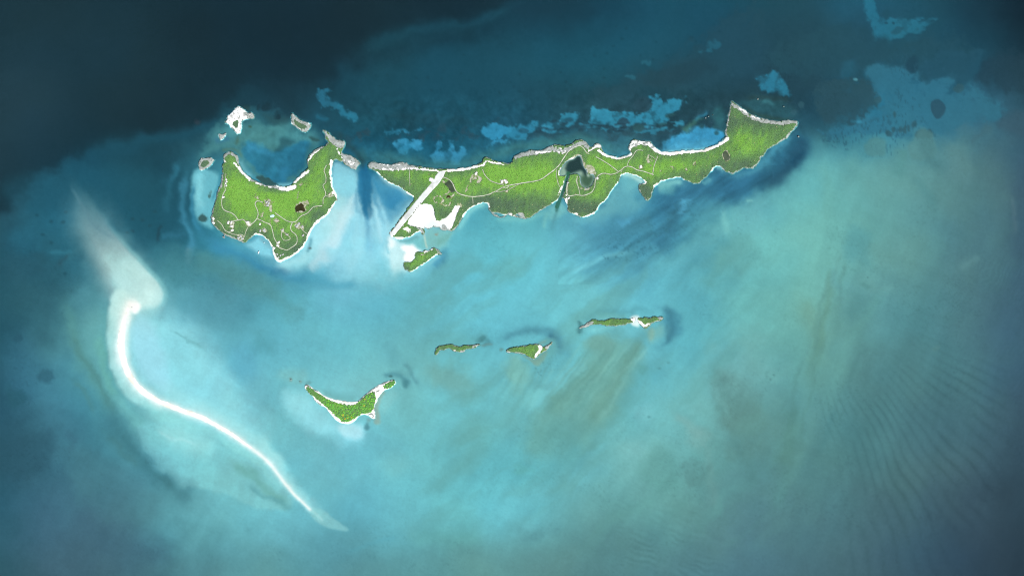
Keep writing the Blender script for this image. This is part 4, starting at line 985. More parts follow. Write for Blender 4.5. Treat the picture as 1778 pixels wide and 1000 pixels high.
        F = (np.arange(n)[:, None, None] * m + np.array(tri)[None]).reshape(-1, 3)
        lo = np.array([.050, .090, .052]); mid = np.array([.070, .146, .048]); hi = np.array([.108, .236, .038])
        t2 = np.clip(tn + r.normal(0, .06, n), 0, 1)[:, None]
        c = np.where(t2 < .5, lo + (mid - lo) * t2 * 2, mid + (hi - mid) * (t2 * 2 - 1))
        c *= r.uniform(.91, 1.09, (n, 1)); c[:, 0] *= r.uniform(.93, 1.08, n)
        brown = r.random(n) < .004; c[brown] = (.20, .20, .10)
        cc = np.repeat(c, m, 0)
        w = mesh_obj('woodland', V, F, M_LEAF, s.root, True, ('tint', cc)); w['kind'] = 'stuff'


def tonef(spots, base=.45, coast=.12, stretch=True):
    def f(x, y, sd):
        t = base - .10 + 2.2 * coast * smooth(1, 20, sd)
        for (sx, sy, rx, ry, v) in spots: t = t + 1.35 * v * np.exp(-((x - sx) / rx) ** 2 - ((y - sy) / ry) ** 2)
        t = t + .16 * fbm(x * 1.6 + y * .5, y * .75, 8, 401, 3) + .10 * fbm(x, y, 30, 402, 3)
        return t
    return f


# clearings, ponds and yards are set before the woods are grown
HOUSE_SPOTS = []


def house_spot(pts, size, label, group, roof, free=1.5):
    for (x, y) in pts:
        HOUSE_SPOTS.append((x, y, size, label, group, roof)); NOTREE.append((x, y, size / M * .5 + free))


house_spot(R2(372,70, 376,92, 366,112, 372,134), 8, 'small pale hut in the row beside the west coast path', 'huts along the west coast path', 'w', .4)
house_spot(R2(340,250), 11, 'white-roofed house at the bend of the west coast track', None, 'w')
house_spot(R2(392,510), 13, 'white-roofed house at the western end of the yard on the south-west loop', None, 'w')
house_spot(R2(425,508, 428,548, 432,588), 12, 'pale house around the open yard on the south-west loop', 'houses at the south-west loop', 'w')
house_spot(R2(592,505, 600,525), 13, 'pale house where the central track turns south', 'houses at the track bend', 'w')
house_spot(R2(785,302, 806,312, 797,335), 11, 'house in the round hilltop clearing', 'houses in the hilltop clearing', 'g')
house_spot(R2(892,492, 880,488), 10, 'weathered house north of the southern track', 'lone pair north of the southern track', 'b')
house_spot(R2(716,526), 10, 'small white house at the end of the short central spur', None, 'w')
house_spot(R2(1100,538, 1116,520, 1092,550, 1150,552), 11, 'grey-roofed house in the eastern hamlet above the beach', 'eastern hamlet houses', 'g')
house_spot(R2(1155,640), 10, 'grey-roofed house nearest the path to the eastern beach', None, 'g')
house_spot(R2(992,632, 946,587), 9, 'grey-roofed house on the small loop path', 'houses on the small loop path', 'g')
house_spot(R2(240,468, 242,512), 12, 'pale house at the western point of the western island', 'houses at the western point', 'w')
house_spot(R2(905,712, 898,745), 13, 'white-roofed beach house by the southern bay', 'beach houses by the southern bay', 'w')
house_spot(R2(858,768), 12, 'white beach hut standing on the sand of the southern bay', None, 'w', .2)
house_spot(R2(495,665, 520,650, 535,672), 11, 'grey-roofed house on the rocky south-west shore', 'houses on the rocky south-west shore', 'g')
house_spot(R2(765,598, 718,594, 756,585), 11, 'grey-roofed house behind the crescent beach', 'houses behind the crescent beach', 'g')
house_spot(R2(1425,222), 10, 'weathered house beside the eastern beach spur', None, 'b')
house_spot(R2(892,832, 925,845, 950,835, 905,865), 8, 'small grey hut among trees on the southern tip', 'huts on the southern tip', 'g', .3)
house_spot(R3(1480,445, 1510,435, 1525,455), 13, 'white-roofed building in the central clearing of the long island', 'central clearing buildings', 'w')
house_spot(R3(1215,362), 14, 'white building above the north beach of the long island', None, 'w')
house_spot(R3(755,420), 14, 'hangar on the apron beside the airstrip', None, 'w', 1)
house_spot(R5(1543,352), 14, 'white-roofed house on the knoll near the eastern track', None, 'w')
house_spot(R5(1100,470), 11, 'white house on the eastern bank of the lagoon', None, 'w')
house_spot(R5(808,672), 10, 'white house at the mouth of the harbour cut', None, 'w')
house_spot(R5(800,515), 9, 'grey shed on the east bank of the harbour cut', None, 'g')
house_spot(R5(175,600), 9, 'weathered shed south of the central loop road', None, 'b')
CLEAR.append(np.array(STRIP_POLY))

island_list = []

# --- western island
W = Island('island', 'large western island, green with a deep northern cove and winding tracks', 'island', WEST, seed=11, hills=9)
for a in ((R1(1445,640, 1432,750, 1445,850, 1470,980), 3.2), (R2(1440,30, 1458,150, 1497,250), 3.0), (R2(1490,290, 1440,360), 1.6), (R2(1430,370, 1400,430, 1350,462, 1290,500), 2.6), (R2(1290,505, 1230,580, 1190,690, 1140,780, 1060,840, 960,885, 905,905), 2.3),
          (R2(670,626, 730,634, 790,680, 835,745, 852,815, 900,900), 2.8), (R1(880,912, 930,930, 1000,935, 1060,912), 4.0, 6.5), (R1(455,670, 540,768, 615,842), 3.0), (R1(1072,858, 1130,808, 1212,750), 3.4), (R1(1208,640, 1250,582, 1320,532), 2.4), (R1(350,640, 372,662), 1.4)):
    W.band('beach', a[0], *[q * .72 for q in a[1:]])
W.fringe('rock', .7)
W.beach[(W.sd < 1.8) & (W.X > 470) & (W.Y > 370)] = 1; W.rock[(W.beach > 0)] = 0
W.area('rock', R1(1350,320, 1440,395, 1530,440, 1583,442, 1570,505, 1520,520, 1470,490, 1420,440, 1380,370)); W.area('rock', R1(1540,545, 1600,575, 1700,622, 1740,660, 1680,740, 1620,700, 1560,650))
W.band('rock', R1(345,600, 400,562, 470,600, 490,655), 2.0); W.band('rock', R1(622,838, 720,882, 850,908, 900,925), 2.2); W.band('wrock', R1(650,858, 740,895, 830,915), 1.0, jit=1.3)
W.band('rock', R1(1200,690, 1200,620, 1250,560, 1330,515, 1400,480), 1.5); W.area('wrock', R1(1600,640, 1650,640, 1690,670, 1650,700), 1.4); W.band('wrock', R1(1500,520, 1545,600, 1580,640), 1.2, jit=1.2)
W.band('rock', R1(333,720, 332,900) + R2(300,160, 262,280, 226,420, 220,490, 260,565, 360,632, 440,660, 550,712), 1.3)
for (v, r_x) in ((R2(800,312), 7), (R2(425,530), 5.5), (R2(428,575), 4), (R2(597,520), 5), (R2(1105,540), 5.5), (R2(1155,560), 4), (R2(900,730), 4), (R2(1195,300), 4), (R2(885,495), 4), (R2(240,480), 4), (R2(740,430), 3.4), (R2(760,595), 3.5), (R2(945,590), 2.5), (R2(992,630), 3), (R2(520,660), 5), (R2(1430,222), 4.5), (R2(1130,125), 2.4)):
    W.spot('clear', *v[0], r_x, jit=2.4)
W.area('bare', R2(1080,330, 1120,300, 1170,290, 1215,300, 1190,330, 1200,380, 1170,410, 1090,410), 2.0)
for v in R2(1100,260, 1105,220, 820,500, 760,480, 820,370, 830,390, 670,240, 690,260): W.spot('clear', *v, 1.7, 4, 1.2)
POND1 = R2(1072,350, 1090,325, 1130,322, 1150,318, 1172,330, 1165,355, 1178,385, 1150,398, 1120,392, 1090,410, 1075,390)
CLEAR.append(chaikin(POND1, 1))
POOLPAD = R2(818,438, 850,428, 866,440, 850,458, 824,458); CLEAR.append(np.array(POOLPAD))
W.build(tonef([(420,345,34,30,.45), (470,345,40,22,.35), (520,345,40,20,.3), (405,325,22,20,.2), (500,375,40,20,.12), (570,285,14,30,.05), (385,380,20,30,-.28), (395,352,8,12,-.2), (470,330,30,7,-.35), (430,405,40,14,-.3), (550,370,20,18,-.25), (500,430,40,16,-.25), (548,300,20,40,.1)], .5), fringe_mat=2)

# --- long island
lag = chaikin(LAGOON, 2); chan = chaikin(CHANNEL, 1, False)
holes = [lambda x, y: -sdf(lag, x, y), lambda x, y: seg_dist(chan, x, y, False)[0] - 2.9]
LI = Island('island', 'long green eastern island with a white airstrip and dark lagoon', 'island', LONG, seed=23, hills=9, holes=holes)
for a in ((R5(1110,185, 1180,235, 1250,258, 1330,268, 1400,252, 1445,225), 3.0), (R5(1015,190, 1060,170, 1100,140), 2.0), (R6(190,555, 235,600, 300,622, 390,630, 520,612, 690,600, 800,578, 880,530, 965,478), 5.2, 4.0), (R6(215,955, 300,918, 380,900, 450,870, 510,895), 3.4, 2.0),
          (R5(1345,432, 1400,422, 1500,450, 1570,490, 1590,515), 2.0, 4.0), (R3(1080,800, 1130,745, 1190,695, 1270,665, 1340,665, 1347,700), 2.4), (R6(790,820, 830,760, 870,757, 900,785), 1.8), (R3(205,345, 250,395, 310,450, 400,490, 470,530, 570,590), 2.0), (R3(560,595, 480,720, 400,840, 335,960), 3.0), (R4(260,530, 300,552, 400,560, 480,545, 560,495, 620,480), 2.6),
          (R3(880,340, 1000,330, 1120,318, 1200,298, 1300,270), 3.2), (R3(1300,250, 1340,235, 1400,255, 1500,270), 2.2), (R3(620,320, 720,325, 840,340), 2.2), (R5(675,690, 720,600, 752,500), 1.4, 1.0), (R5(775,640, 792,720, 797,760), 1.6), (R5(845,830, 900,830), 2.0), (R5(690,695, 650,725), 2.4)):
    LI.band('beach', a[0], *[q * .75 for q in a[1:]])
LI.band('beach', R5(100,855, 200,830, 250,850) , 1.2); LI.band('beach', R5(1310,515, 1190,690, 1120,745, 1080,825, 950,868), 1.2)
LI.fringe('rock', .7); LI.rock[LI.beach > 0] = 0
LI.area('rock', R3(112,290, 125,248, 280,265, 400,250, 500,252, 560,285, 640,310, 560,325, 440,320, 350,330, 260,325, 180,320), 1.4); LI.band('wrock', R3(250,318, 350,332, 450,318, 560,312, 700,318), 1.4, jit=2); LI.band('wrock', R3(130,252, 280,272, 380,280, 490,260), .7, jit=1.2)
LI.area('rock', R3(1610,200, 1640,165, 1765,130, 1765,175, 1680,195) ); LI.band('rock', R5(265,250, 350,225, 440,205, 560,190, 640,160, 700,190, 760,195, 830,160, 900,120, 960,110, 1000,150), 4.5, 4.0, 1.6)
LI.band('wrock', R5(640,138, 700,160, 760,165, 830,148), .9, jit=1.4); LI.band('wrock', R5(480,205, 600,195, 700,200, 770,205), 1.2, jit=2.4); LI.area('wrock', R5(1060,155, 1090,108, 1142,128, 1135,165, 1100,160), .8)
LI.area('wrock', R5(1415,165, 1440,100, 1480,73, 1560,93, 1640,95, 1690,160, 1640,165, 1600,130, 1520,140, 1470,150, 1440,195), 1.6)
k = (LI.wrock > 0) & (LI.jag > .35) & (LI.X > 1020) & (LI.X < 1140); LI.wrock[k] = 0; LI.rock[k] = 1
LI.band('rock', R6(960,460, 945,420, 965,300, 980,220, 1000,120), 1.5); LI.band('rock', R6(1005,130, 1060,160, 1130,205, 1200,265, 1290,290, 1400,315, 1500,320, 1600,312, 1665,305), 3.2, 3.4, 1.4); LI.band('wrock', R6(1050,150, 1130,190, 1200,250, 1290,272), .9, jit=1.3)
LI.band('rock', R6(1670,330, 1600,420, 1520,490, 1440,545, 1330,640, 1275,730, 1200,785), 1.5); LI.band('rock', R3(1350,745, 1400,775, 1470,815, 1560,765), 1.5); LI.area('rock', R3(1640,760, 1690,755, 1720,800, 1700,830, 1650,790), .8); LI.area('rock', R4(950,470, 1030,400, 1040,440, 1000,470), .8)
LI.area('flat', R4(440,370, 540,240, 622,143, 700,165, 745,182, 762,240, 772,320, 800,358, 855,338, 915,300, 965,250, 995,175, 1040,180, 1070,190, 1030,260, 1005,340, 985,400, 960,455, 900,475, 820,440, 760,440, 690,470, 640,450, 590,440, 520,425, 460,410), .5)
LI.area('rock', R4(850,410, 880,400, 915,435, 900,470, 850,465), .9); LI.area('clear', R4(930,290, 975,290, 990,330, 960,350, 920,320), 2.2); LI.area('rock', R4(560,440, 600,435, 640,470, 640,515, 615,480, 570,458), .8)
for v, r_x in ((R4(430,440), 5), (R4(470,465), 4), (R4(410,430), 3)): LI.spot('beach', *v[0], r_x, r_x * .6, 2.8)
LI.area('clear', R3(1440,430, 1500,415, 1550,425, 1545,455, 1480,470), 1.6); LI.spot('clear', *R3(1525,545)[0], 3.2, 3, 1.6); LI.area('clear', R3(1215,440, 1240,400, 1270,385, 1282,430, 1250,470, 1220,465), .6)
LI.band('bare', R3(1180,380, 1150,460, 1110,540), 1.6, jit=1.8); LI.area('bare', R3(1150,390, 1230,360, 1260,385, 1200,440), 2.4)
for seg in (R3(790,600, 850,590, 880,620, 880,650, 850,640), R3(790,600, 780,650, 850,670, 900,690, 940,685, 965,640), R3(880,590, 930,570, 950,540), R3(965,640, 970,600, 1000,570)): LI.band('clear', seg, 1.6, jit=1.5)
LI.area('clear', R5(820,260, 890,215, 935,222, 960,270, 985,340, 1040,320, 1085,380, 1085,440, 1060,420, 1000,420, 960,350, 930,232, 870,265), 1.2); LI.band('clear', R5(930,575, 1000,592, 1050,560), 1.4); LI.band('clear', R5(895,450, 885,490, 910,570), 1.2); LI.band('clear', R5(800,480, 800,560, 790,640), 1.4); LI.band('beach', R5(705,440, 715,390, 775,305, 850,262), 1.6)
LI.area('clear', R3(1010,670, 1060,660, 1078,690, 1050,720, 1020,700), 1.4); LI.area('clear', R3(850,440, 920,430, 900,470, 870,465), 1.2); LI.spot('clear', *R5(1543,352)[0], 4, 3.5, 1.5); LI.spot('clear', *R5(1100,472)[0], 3, 2, 1); LI.spot('clear', *R5(808,668)[0], 2.6, 2, 1)
for v in R5(1615,280, 1640,300): LI.spot('bare', *v, 2.6, 6, 2)
for v in R6(150,690, 540,795, 625,735, 395,770, 330,830, 280,820, 760,650): LI.spot('clear', *v, 1.8, 2.6, 1.6)
POND2 = R3(888,470, 935,430, 975,450, 1000,530, 980,560, 955,545, 930,500); POND3 = R3(905,600, 930,580, 962,600, 945,618, 915,612); POND4 = R6(915,650, 922,610, 955,600, 975,640, 975,690, 950,710, 925,690)
for q in (POND2, POND3, POND4): CLEAR.append(chaikin(q, 1))
LI.area('bare', R6(905,650, 915,600, 960,590, 985,640, 995,690, 950,715, 920,700), .8)
LI.build(tonef([(740,305,40,10,.1), (800,330,30,14,.2), (860,300,30,20,.4), (900,310,60,16,.45), (960,310,40,16,.35), (1050,290,40,20,.35), (1130,300,40,14,.3), (1040,330,14,14,.2), (1180,285,40,8,.15), (1230,285,12,10,.1), (1280,240,16,14,.3), (1310,255,30,18,.15),
                (890,355,60,16,-.45), (1010,360,30,12,-.5), (830,350,30,10,-.3), (1310,210,50,14,-.35), (1275,285,40,14,-.3), (1190,305,50,9,-.2), (1120,335,14,14,-.6), (770,370,30,16,-.35), (690,318,40,14,-.15), (1340,230,40,16,-.2), (1275,215,10,30,-.25)], .5), fringe_mat=2)

# --- lesser islands
S_ = Island('island', 'small wooded islet joined to white sand south of the airstrip', 'island', SPIT, seed=31, hills=3, step=1.0)
S_.band('beach', R4(480,948, 560,912, 640,860, 720,800, 790,745), 1.6); S_.band('wrock', R4(620,715, 700,705, 740,680), 1.2, jit=1.5); S_.area('rock', R4(770,672, 830,718, 855,748, 800,740), 1.0); S_.band('rock', R4(400,850, 420,920, 480,950), 1.0); S_.spot('clear', *R4(560,745)[0], 3, 1.8, 2); S_.spot('clear', *R4(630,745)[0], 3, 1.5, 2)
S_.build(tonef([(715,456,12,8,.2), (735,445,12,8,.3), (705,466,10,6,-.2)], .5), fringe_mat=2, veg_from=1.2)
C_ = Island('island', 'crescent-shaped wooded islet with white beaches in the southern shallows', 'island', CRESC, seed=37, hills=1.5, step=.9, rough=.7)
C_.fringe('beach', 40); CV = R7(325,235, 400,280, 470,330, 540,380, 640,430, 720,465, 850,492, 965,500, 1060,425, 1150,340, 1230,300, 1245,400, 1222,470, 1205,560, 1130,588, 1060,588, 980,650, 920,690, 860,700, 790,688, 720,615, 640,545, 560,470, 470,395, 340,310)
C_.beach[sdf(chaikin(CV, 1), C_.X, C_.Y) + .9 * C_.jag > -.9] = 0; C_.beach[sdf(chaikin(R7(1345,240, 1420,185, 1490,158, 1512,185, 1430,265, 1370,262), 1), C_.X, C_.Y) + .5 * C_.jag > 0] = 0
C_.band('rock', R7(300,230, 330,215, 400,262, 470,302), 1.0); C_.band('rock', R7(1030,428, 1100,365, 1200,280, 1300,228, 1400,172, 1490,150), .9); C_.band('rock', R7(1240,420, 1230,540, 1240,640, 1200,655), .9, jit=1.2); C_.band('rock', R7(1160,610, 1200,600, 1225,640), 1.6); C_.band('rock', R7(1250,310, 1300,290), 1.2); C_.band('rock', R7(330,290, 430,420, 520,485), .7)
C_.build(tonef([(595,705,40,14,.2)], .62, 0), spacing=.95, hh=(1.6, 3.0), veg_from=.8)
A_ = Island('island', 'thin wavy green islet, westernmost of the three in the southern line', 'island', ISLA, seed=41, hills=.8, step=.7, rough=.8)
A_.fringe('rock', .5); A_.spot('beach', *R8(285,555)[0], 2.4, 1.4); A_.spot('beach', *R8(370,580)[0], 2, 1.2); A_.area('rock', R8(590,520, 700,500, 640,530, 590,545), .5); A_.spot('rock', *R8(470,590)[0], 4, 2)
A_.build(tonef([], .52), spacing=1.05, veg_from=.9, fringe_mat=2)
B_ = Island('island', 'arrow-shaped green islet, middle of the three in the southern line', 'island', ISLB, seed=43, hills=1.2, step=.7, rough=.8)
B_.fringe('rock', .5); B_.area('beach', R8(1430,520, 1470,508, 1510,545, 1480,590, 1440,640, 1395,680, 1385,650, 1430,590, 1450,560), .5); B_.area('rock', R8(1510,560, 1622,468, 1560,565)); B_.band('rock', R8(1040,595, 1150,605, 1270,625), 1.0)
B_.build(tonef([], .6), spacing=1.05, veg_from=.9, fringe_mat=2)
D1 = Island('island', 'long low green islet west of the white sand gap', 'island', ISLC, seed=47, hills=1.0, step=.8, rough=.9)
D1.fringe('rock', .5); D1.spot('beach', *B3(868,215)[0], 4, 5); D1.area('rock', B3(490,275, 560,235, 600,225, 590,250, 510,280), .6)
D1.build(tonef([], .52), spacing=1.05, veg_from=1.0, fringe_mat=2)
D2 = Island('island', 'short green islet with scalloped shore east of the white sand gap', 'island', ISLD, seed=53, hills=1.0, step=.8, rough=.9)
D2.fringe('rock', .5); D2.band('beach', B3(905,225, 930,250, 955,262, 975,245), 2.2); D2.area('rock', B3(1030,195, 1075,205, 1040,225), .8)
D2.build(tonef([], .52), spacing=1.05, veg_from=.9, fringe_mat=2)

# --- bare rocks in the north
def rock_isle(label, outline, seed, white=False, scrub=None):
    I = Island('rock_islet', label, 'rock islet', outline, seed=seed, hills=.5, step=.7, rough=1.0, cliff=1.2)
    I.fringe('wrock' if white else 'rock', 99)
    if not white: I.wrock[(I.sd < .9) & (I.jag > .1)] = 1
    else:
        I.rock[(I.jag2 > .5) | ((I.sd < 1.2) & (I.jag > .5))] = 1; I.wrock[I.rock > 0] = 0
    if scrub:
        for pts in scrub:
            k = sdf(chaikin(pts, 1), I.X, I.Y) + .5 * I.jag > 0; I.rock[k] = 0; I.wrock[k] = 0
    I.build(tonef([], .12, 0), spacing=1.2, veg_from=.8, woods=bool(scrub), hh=(1.0, 1.8))
    return I


rock_isle('jagged white rock islet at the mouth of the northern cove', NR1, 61, True, [R1(430,260, 480,225, 500,240, 485,300, 460,310)])
rock_isle('small grey wedge-shaped rock beside the jagged white islet', NR2, 62)
rock_isle('grey-green slab of rock north of the cove, pointed at its top', NR3, 63, False, [R1(1050,210, 1130,265, 1200,290, 1160,325, 1080,290)])
rock_isle('rounded grey rock islet off the north-western arm', NR4, 64, False, [R1(120,650, 180,640, 200,670, 140,715, 110,700)])


def lone_rock(x, y, r, label):
    r *= .72
    rr_ = np.random.default_rng(int(x * 10)); pts = [(x + r * rr_.uniform(.7, 1.2) * math.cos(t), y + r * rr_.uniform(.7, 1.2) * math.sin(t)) for t in np.linspace(0, 6.283, 9)[:-1]]
    n = 8; V = [((px - x) * M, (y - py) * M, -2.5) for px, py in pts] + [((px - x) * M * .8, (y - py) * M * .8, rr_.uniform(.6, 1.4)) for px, py in pts] + [((px - x) * M * .4, (y - py) * M * .4, rr_.uniform(1.2, 2.2)) for px, py in pts] + [(0, 0, 1.9)]
    F = []
    for k in range(2):
        for i in range(n): j = (i + 1) % n; F += [(k*n+i, (k+1)*n+j, (k+1)*n+i), (k*n+i, k*n+j, (k+1)*n+j)]
    for i in range(n): F.append((2*n+i, 2*n+(i+1) % n, 3*n))
    o = mesh_obj('rock', V, [f for f in F], M_ROCK); o.location = (wx(x), wy(y), 0); tag(o, label, 'rock')


lone_rock(1386.5, 237.5, 2.4, 'lone white rock off the eastern tip of the long island')
lone_rock(1316, 172.5, 2.0, 'western of two small white rocks on the reef north of the headland')
lone_rock(1361, 185.5, 1.6, 'eastern of two small white rocks on the reef north of the headland')
lone_rock(1225.5, 205.3, 1.7, 'lowest white rock of the trio north of the long beach')
lone_rock(1230.5, 202.6, 1.5, 'middle white rock of the trio north of the long beach')
lone_rock(1237.8, 200, 1.1, 'smallest white rock of the trio north of the long beach')
lone_rock(505.3, 659, 1.5, 'small grey rock farther west off the crescent islet'); lone_rock(521, 662, 1.3, 'small grey rock nearest the western horn of the crescent islet')

# --- the sand bar above water
d, t = None, None
bw = chaikin(BARL, 2, False)
bx = np.arange(180, 575, 1.2, dtype=np.float32); by = np.arange(515, 915, 1.2, dtype=np.float32); BX, BY = np.meshgrid(bx, by)
bd, bt = seg_dist(bw, BX + .8 * fbm(BX, BY, 12, 91, 2), BY + .8 * fbm(BX, BY, 12, 92, 2), False)
wid = -1.2 + 1.5 * smooth(.02, .12, bt) * smooth(.42, .18, bt) + 3.0 * smooth(.01, .10, bt) * smooth(.80, .45, bt) + .6 * smooth(.7, .5, bt) * fbm(bt * 400, bt * 0, 22, 93, 3) - 1.5 * smooth(.62, .72, bt); sdb = wid - bd
bz = np.where(sdb > 0, np.minimum(sdb * .12, .5), sdb * .12)
F = grid_faces(len(by), len(bx)); F = F[sdb.ravel()[F].max(1) > -1.6]; u, inv = np.unique(F, return_inverse=True)
V = np.stack([wx(BX), wy(BY), bz], -1).reshape(-1, 3)
tag(mesh_obj('sandbar', V[u], inv.reshape(F.shape), M_SAND, None, True), 'long curved white sandbar snaking through the western shallows', 'sandbar')
lone_rock(229, 533.5, 1.7, 'dark little rock at the head of the curved sandbar')

# ------------------------------------------------------------------ sea and seabed
zbed = -DEP - .05 * rip * rmask
for I in (W, LI, S_, C_, A_, B_, D1, D2):                 # the bottom passes beneath each island
    w = window([(I.gx[0], I.gy[0]), (I.gx[-1], I.gy[-1])], 0)
    s_ = I.sample(I.sd, X[w], Y[w]); zbed[w] = np.where(s_ > 1.2, np.minimum(zbed[w], -1.6), zbed[w])
zbed = np.minimum(zbed, -.12)
V = np.stack([wx(X), wy(Y), zbed], -1).astype(np.float32)
# coarse skirt carrying the outer bottom on to the horizon
ext = lambda a: np.concatenate([[a[0] - 9000, a[0] - 3000, a[0] - 600], a, [a[-1] + 600, a[-1] + 3000, a[-1] + 9000]])
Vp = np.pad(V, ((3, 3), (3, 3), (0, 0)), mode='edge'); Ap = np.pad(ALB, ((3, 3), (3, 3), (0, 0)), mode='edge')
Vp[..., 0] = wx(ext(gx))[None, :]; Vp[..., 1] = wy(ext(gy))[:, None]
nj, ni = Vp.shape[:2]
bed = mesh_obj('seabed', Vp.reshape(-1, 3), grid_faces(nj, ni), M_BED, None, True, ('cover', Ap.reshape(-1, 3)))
tag(bed, 'sandy seabed with grass beds and reefs under clear shallow water', None, None, 'structure')
v, f = box(wx(-8000), wx(9700), wy(9000), wy(-8000), -30, 0)
sea = mesh_obj('sea', v, f, m_sea)
tag(sea, 'clear turquoise sea deepening to dark blue in the north-west', None, None, 'structure')

# ------------------------------------------------------------------ roads, airstrip, ponds
def island_at(x, y):
    for I in (W, LI, S_, C_):
        if I.gx[0] < x < I.gx[-1] and I.gy[0] < y < I.gy[-1] and I.sample(I.sd, np.array([x]), np.array([y]))[0] > -3: return I
    return LI


def resample(p, d):
    L = np.hypot(*np.diff(p, axis=0).T); c = np.concatenate([[0], np.cumsum(L)]); n = max(int(c[-1] / d), 2)
    t = np.linspace(0, c[-1], n + 1); return np.stack([np.interp(t, c, p[:, 0]), np.interp(t, c, p[:, 1])], 1)


for label, pts, wd in ROADS:
    p = resample(pts, 1.2); I = island_at(*p[len(p) // 2])
    p = p + np.stack([.25 * fbm(p[:, 0], p[:, 1], 5, 95, 2), .25 * fbm(p[:, 0], p[:, 1], 5, 96, 2)], 1)
    tn = np.gradient(p, axis=0); tn /= np.hypot(*tn.T)[:, None]; nr = np.stack([-tn[:, 1], tn[:, 0]], 1)
    k = wd / 2 * (1 + .2 * fbm(p[:, 0], p[:, 1], 4, 97, 2))[:, None]
    rows = [p - nr * k, p, p + nr * k]; V = []
    for q in rows: V.append(np.stack([wx(q[:, 0]), wy(q[:, 1]), np.maximum(I.height(q[:, 0], q[:, 1]), .3) + .7], 1))
    n = len(p); V = np.concatenate(V); F = [(a * n + i, (a + 1) * n + i, (a + 1) * n + i + 1, a * n + i + 1) for a in range(2) for i in range(n - 1)]
    tag(mesh_obj('road', V, F, M_ROAD, None, True), label, None, None, 'structure')


def patch(name, poly, I, material, dz, sub=1.2, edge=.3):
    """flat or draped sheet filling a plan outline, with a rim that turns down into the ground"""
    p = np.array(poly); x0, y0 = p.min(0) - 2; x1, y1 = p.max(0) + 2
    ax = np.arange(x0, x1, sub, dtype=np.float32); ay = np.arange(y0, y1, sub, dtype=np.float32); PX, PY = np.meshgrid(ax, ay)
    s = sdf(p, PX + edge * fbm(PX, PY, 4, 98, 2), PY + edge * fbm(PX, PY, 4, 99, 2))
    z = (I.height(PX, PY) + dz) if I is not None else np.full(PX.shape, dz)
    z = np.where(s < -.3, z - dz - 1.0, z)
    F = grid_faces(len(ay), len(ax)); F = F[s.ravel()[F].max(1) > 0]; u, inv = np.unique(F, return_inverse=True)
    V = np.stack([wx(PX), wy(PY), z], -1).reshape(-1, 3)
    return mesh_obj(name, V[u], inv.reshape(F.shape), material, None, True)


strip = patch('airstrip', STRIP_POLY, LI, M_STRIP, .9, .8, .25); tag(strip, 'straight white coral airstrip crossing the western end of the long island', 'airstrip')
# stored boulders and scrub edging the runway's seaward half
r_ = np.random.default_rng(77)
for side, (a, b) in enumerate(((R3(520,735)[0], R3(300,1010)[0]), (R3(650,665)[0], R3(510,850)[0]))):
    for i in range(16 if side == 0 else 12):
        t_ = (i + r_.uniform(0, .8)) / (16 if side == 0 else 12); x = a[0] + (b[0] - a[0]) * t_; y = a[1] + (b[1] - a[1]) * t_
        n = 7; z = float(LI.height(np.array([x]), np.array([y]))[0]); rad_ = r_.uniform(.7, 1.3) * M
        ang_ = np.linspace(0, 6.283, n + 1)[:-1]; ra = rad_ * r_.uniform(.7, 1.25, n)
        V = np.concatenate([np.stack([ra * np.cos(ang_), ra * np.sin(ang_), np.full(n, -.3)], 1), np.stack([ra * .7 * np.cos(ang_ + .3), ra * .7 * np.sin(ang_ + .3), r_.uniform(1.6, 2.6, n)], 1), [[0, 0, 2.9]]])
        F = []
        for k in range(n): j = (k + 1) % n; F += [(k, j, n + k), (j, n + j, n + k), (n + k, n + j, 2 * n)]
        col = np.array([(.05, .062, .03)]) * r_.uniform(.7, 1.3, (2 * n + 1, 1))
        o = mesh_obj('shrub', V, F, M_LEAF, None, False, ('tint', col)); o.location = (wx(x), wy(y), z)
        tag(o, 'dark round shrub in the row along the %s edge of the airstrip' % ('seaward north-west', 'sand-flat south-east')[side], 'shrub', 'shrubs along the %s edge of the airstrip' % ('seaward', 'sand-flat')[side])
def pond(poly, I, m, label, dz=.6):
    c = np.mean(np.array(poly), 0); o = patch('pond', chaikin(poly, 1), I, m, dz, .7, 1.7); tag(o, label, None, None, 'structure')
pond(POND1, W, M_POND, 'dark brown ragged pond in the middle of the western island')
pond(POND2, LI, M_POND2, 'dark grey wedge-shaped pond beside the airstrip'); pond(POND3, LI, M_POND, 'tiny brown pond south of the wedge-shaped pond'); pond(POND4, LI, M_POND2, 'small oval brown pond on the eastern head')
pool = patch('water_tank_pad', POOLPAD, W, M_POOL, 1.2, .6, .1); tag(pool, 'pale blue-grey paved pad in the middle of the western island', 'paved pad')

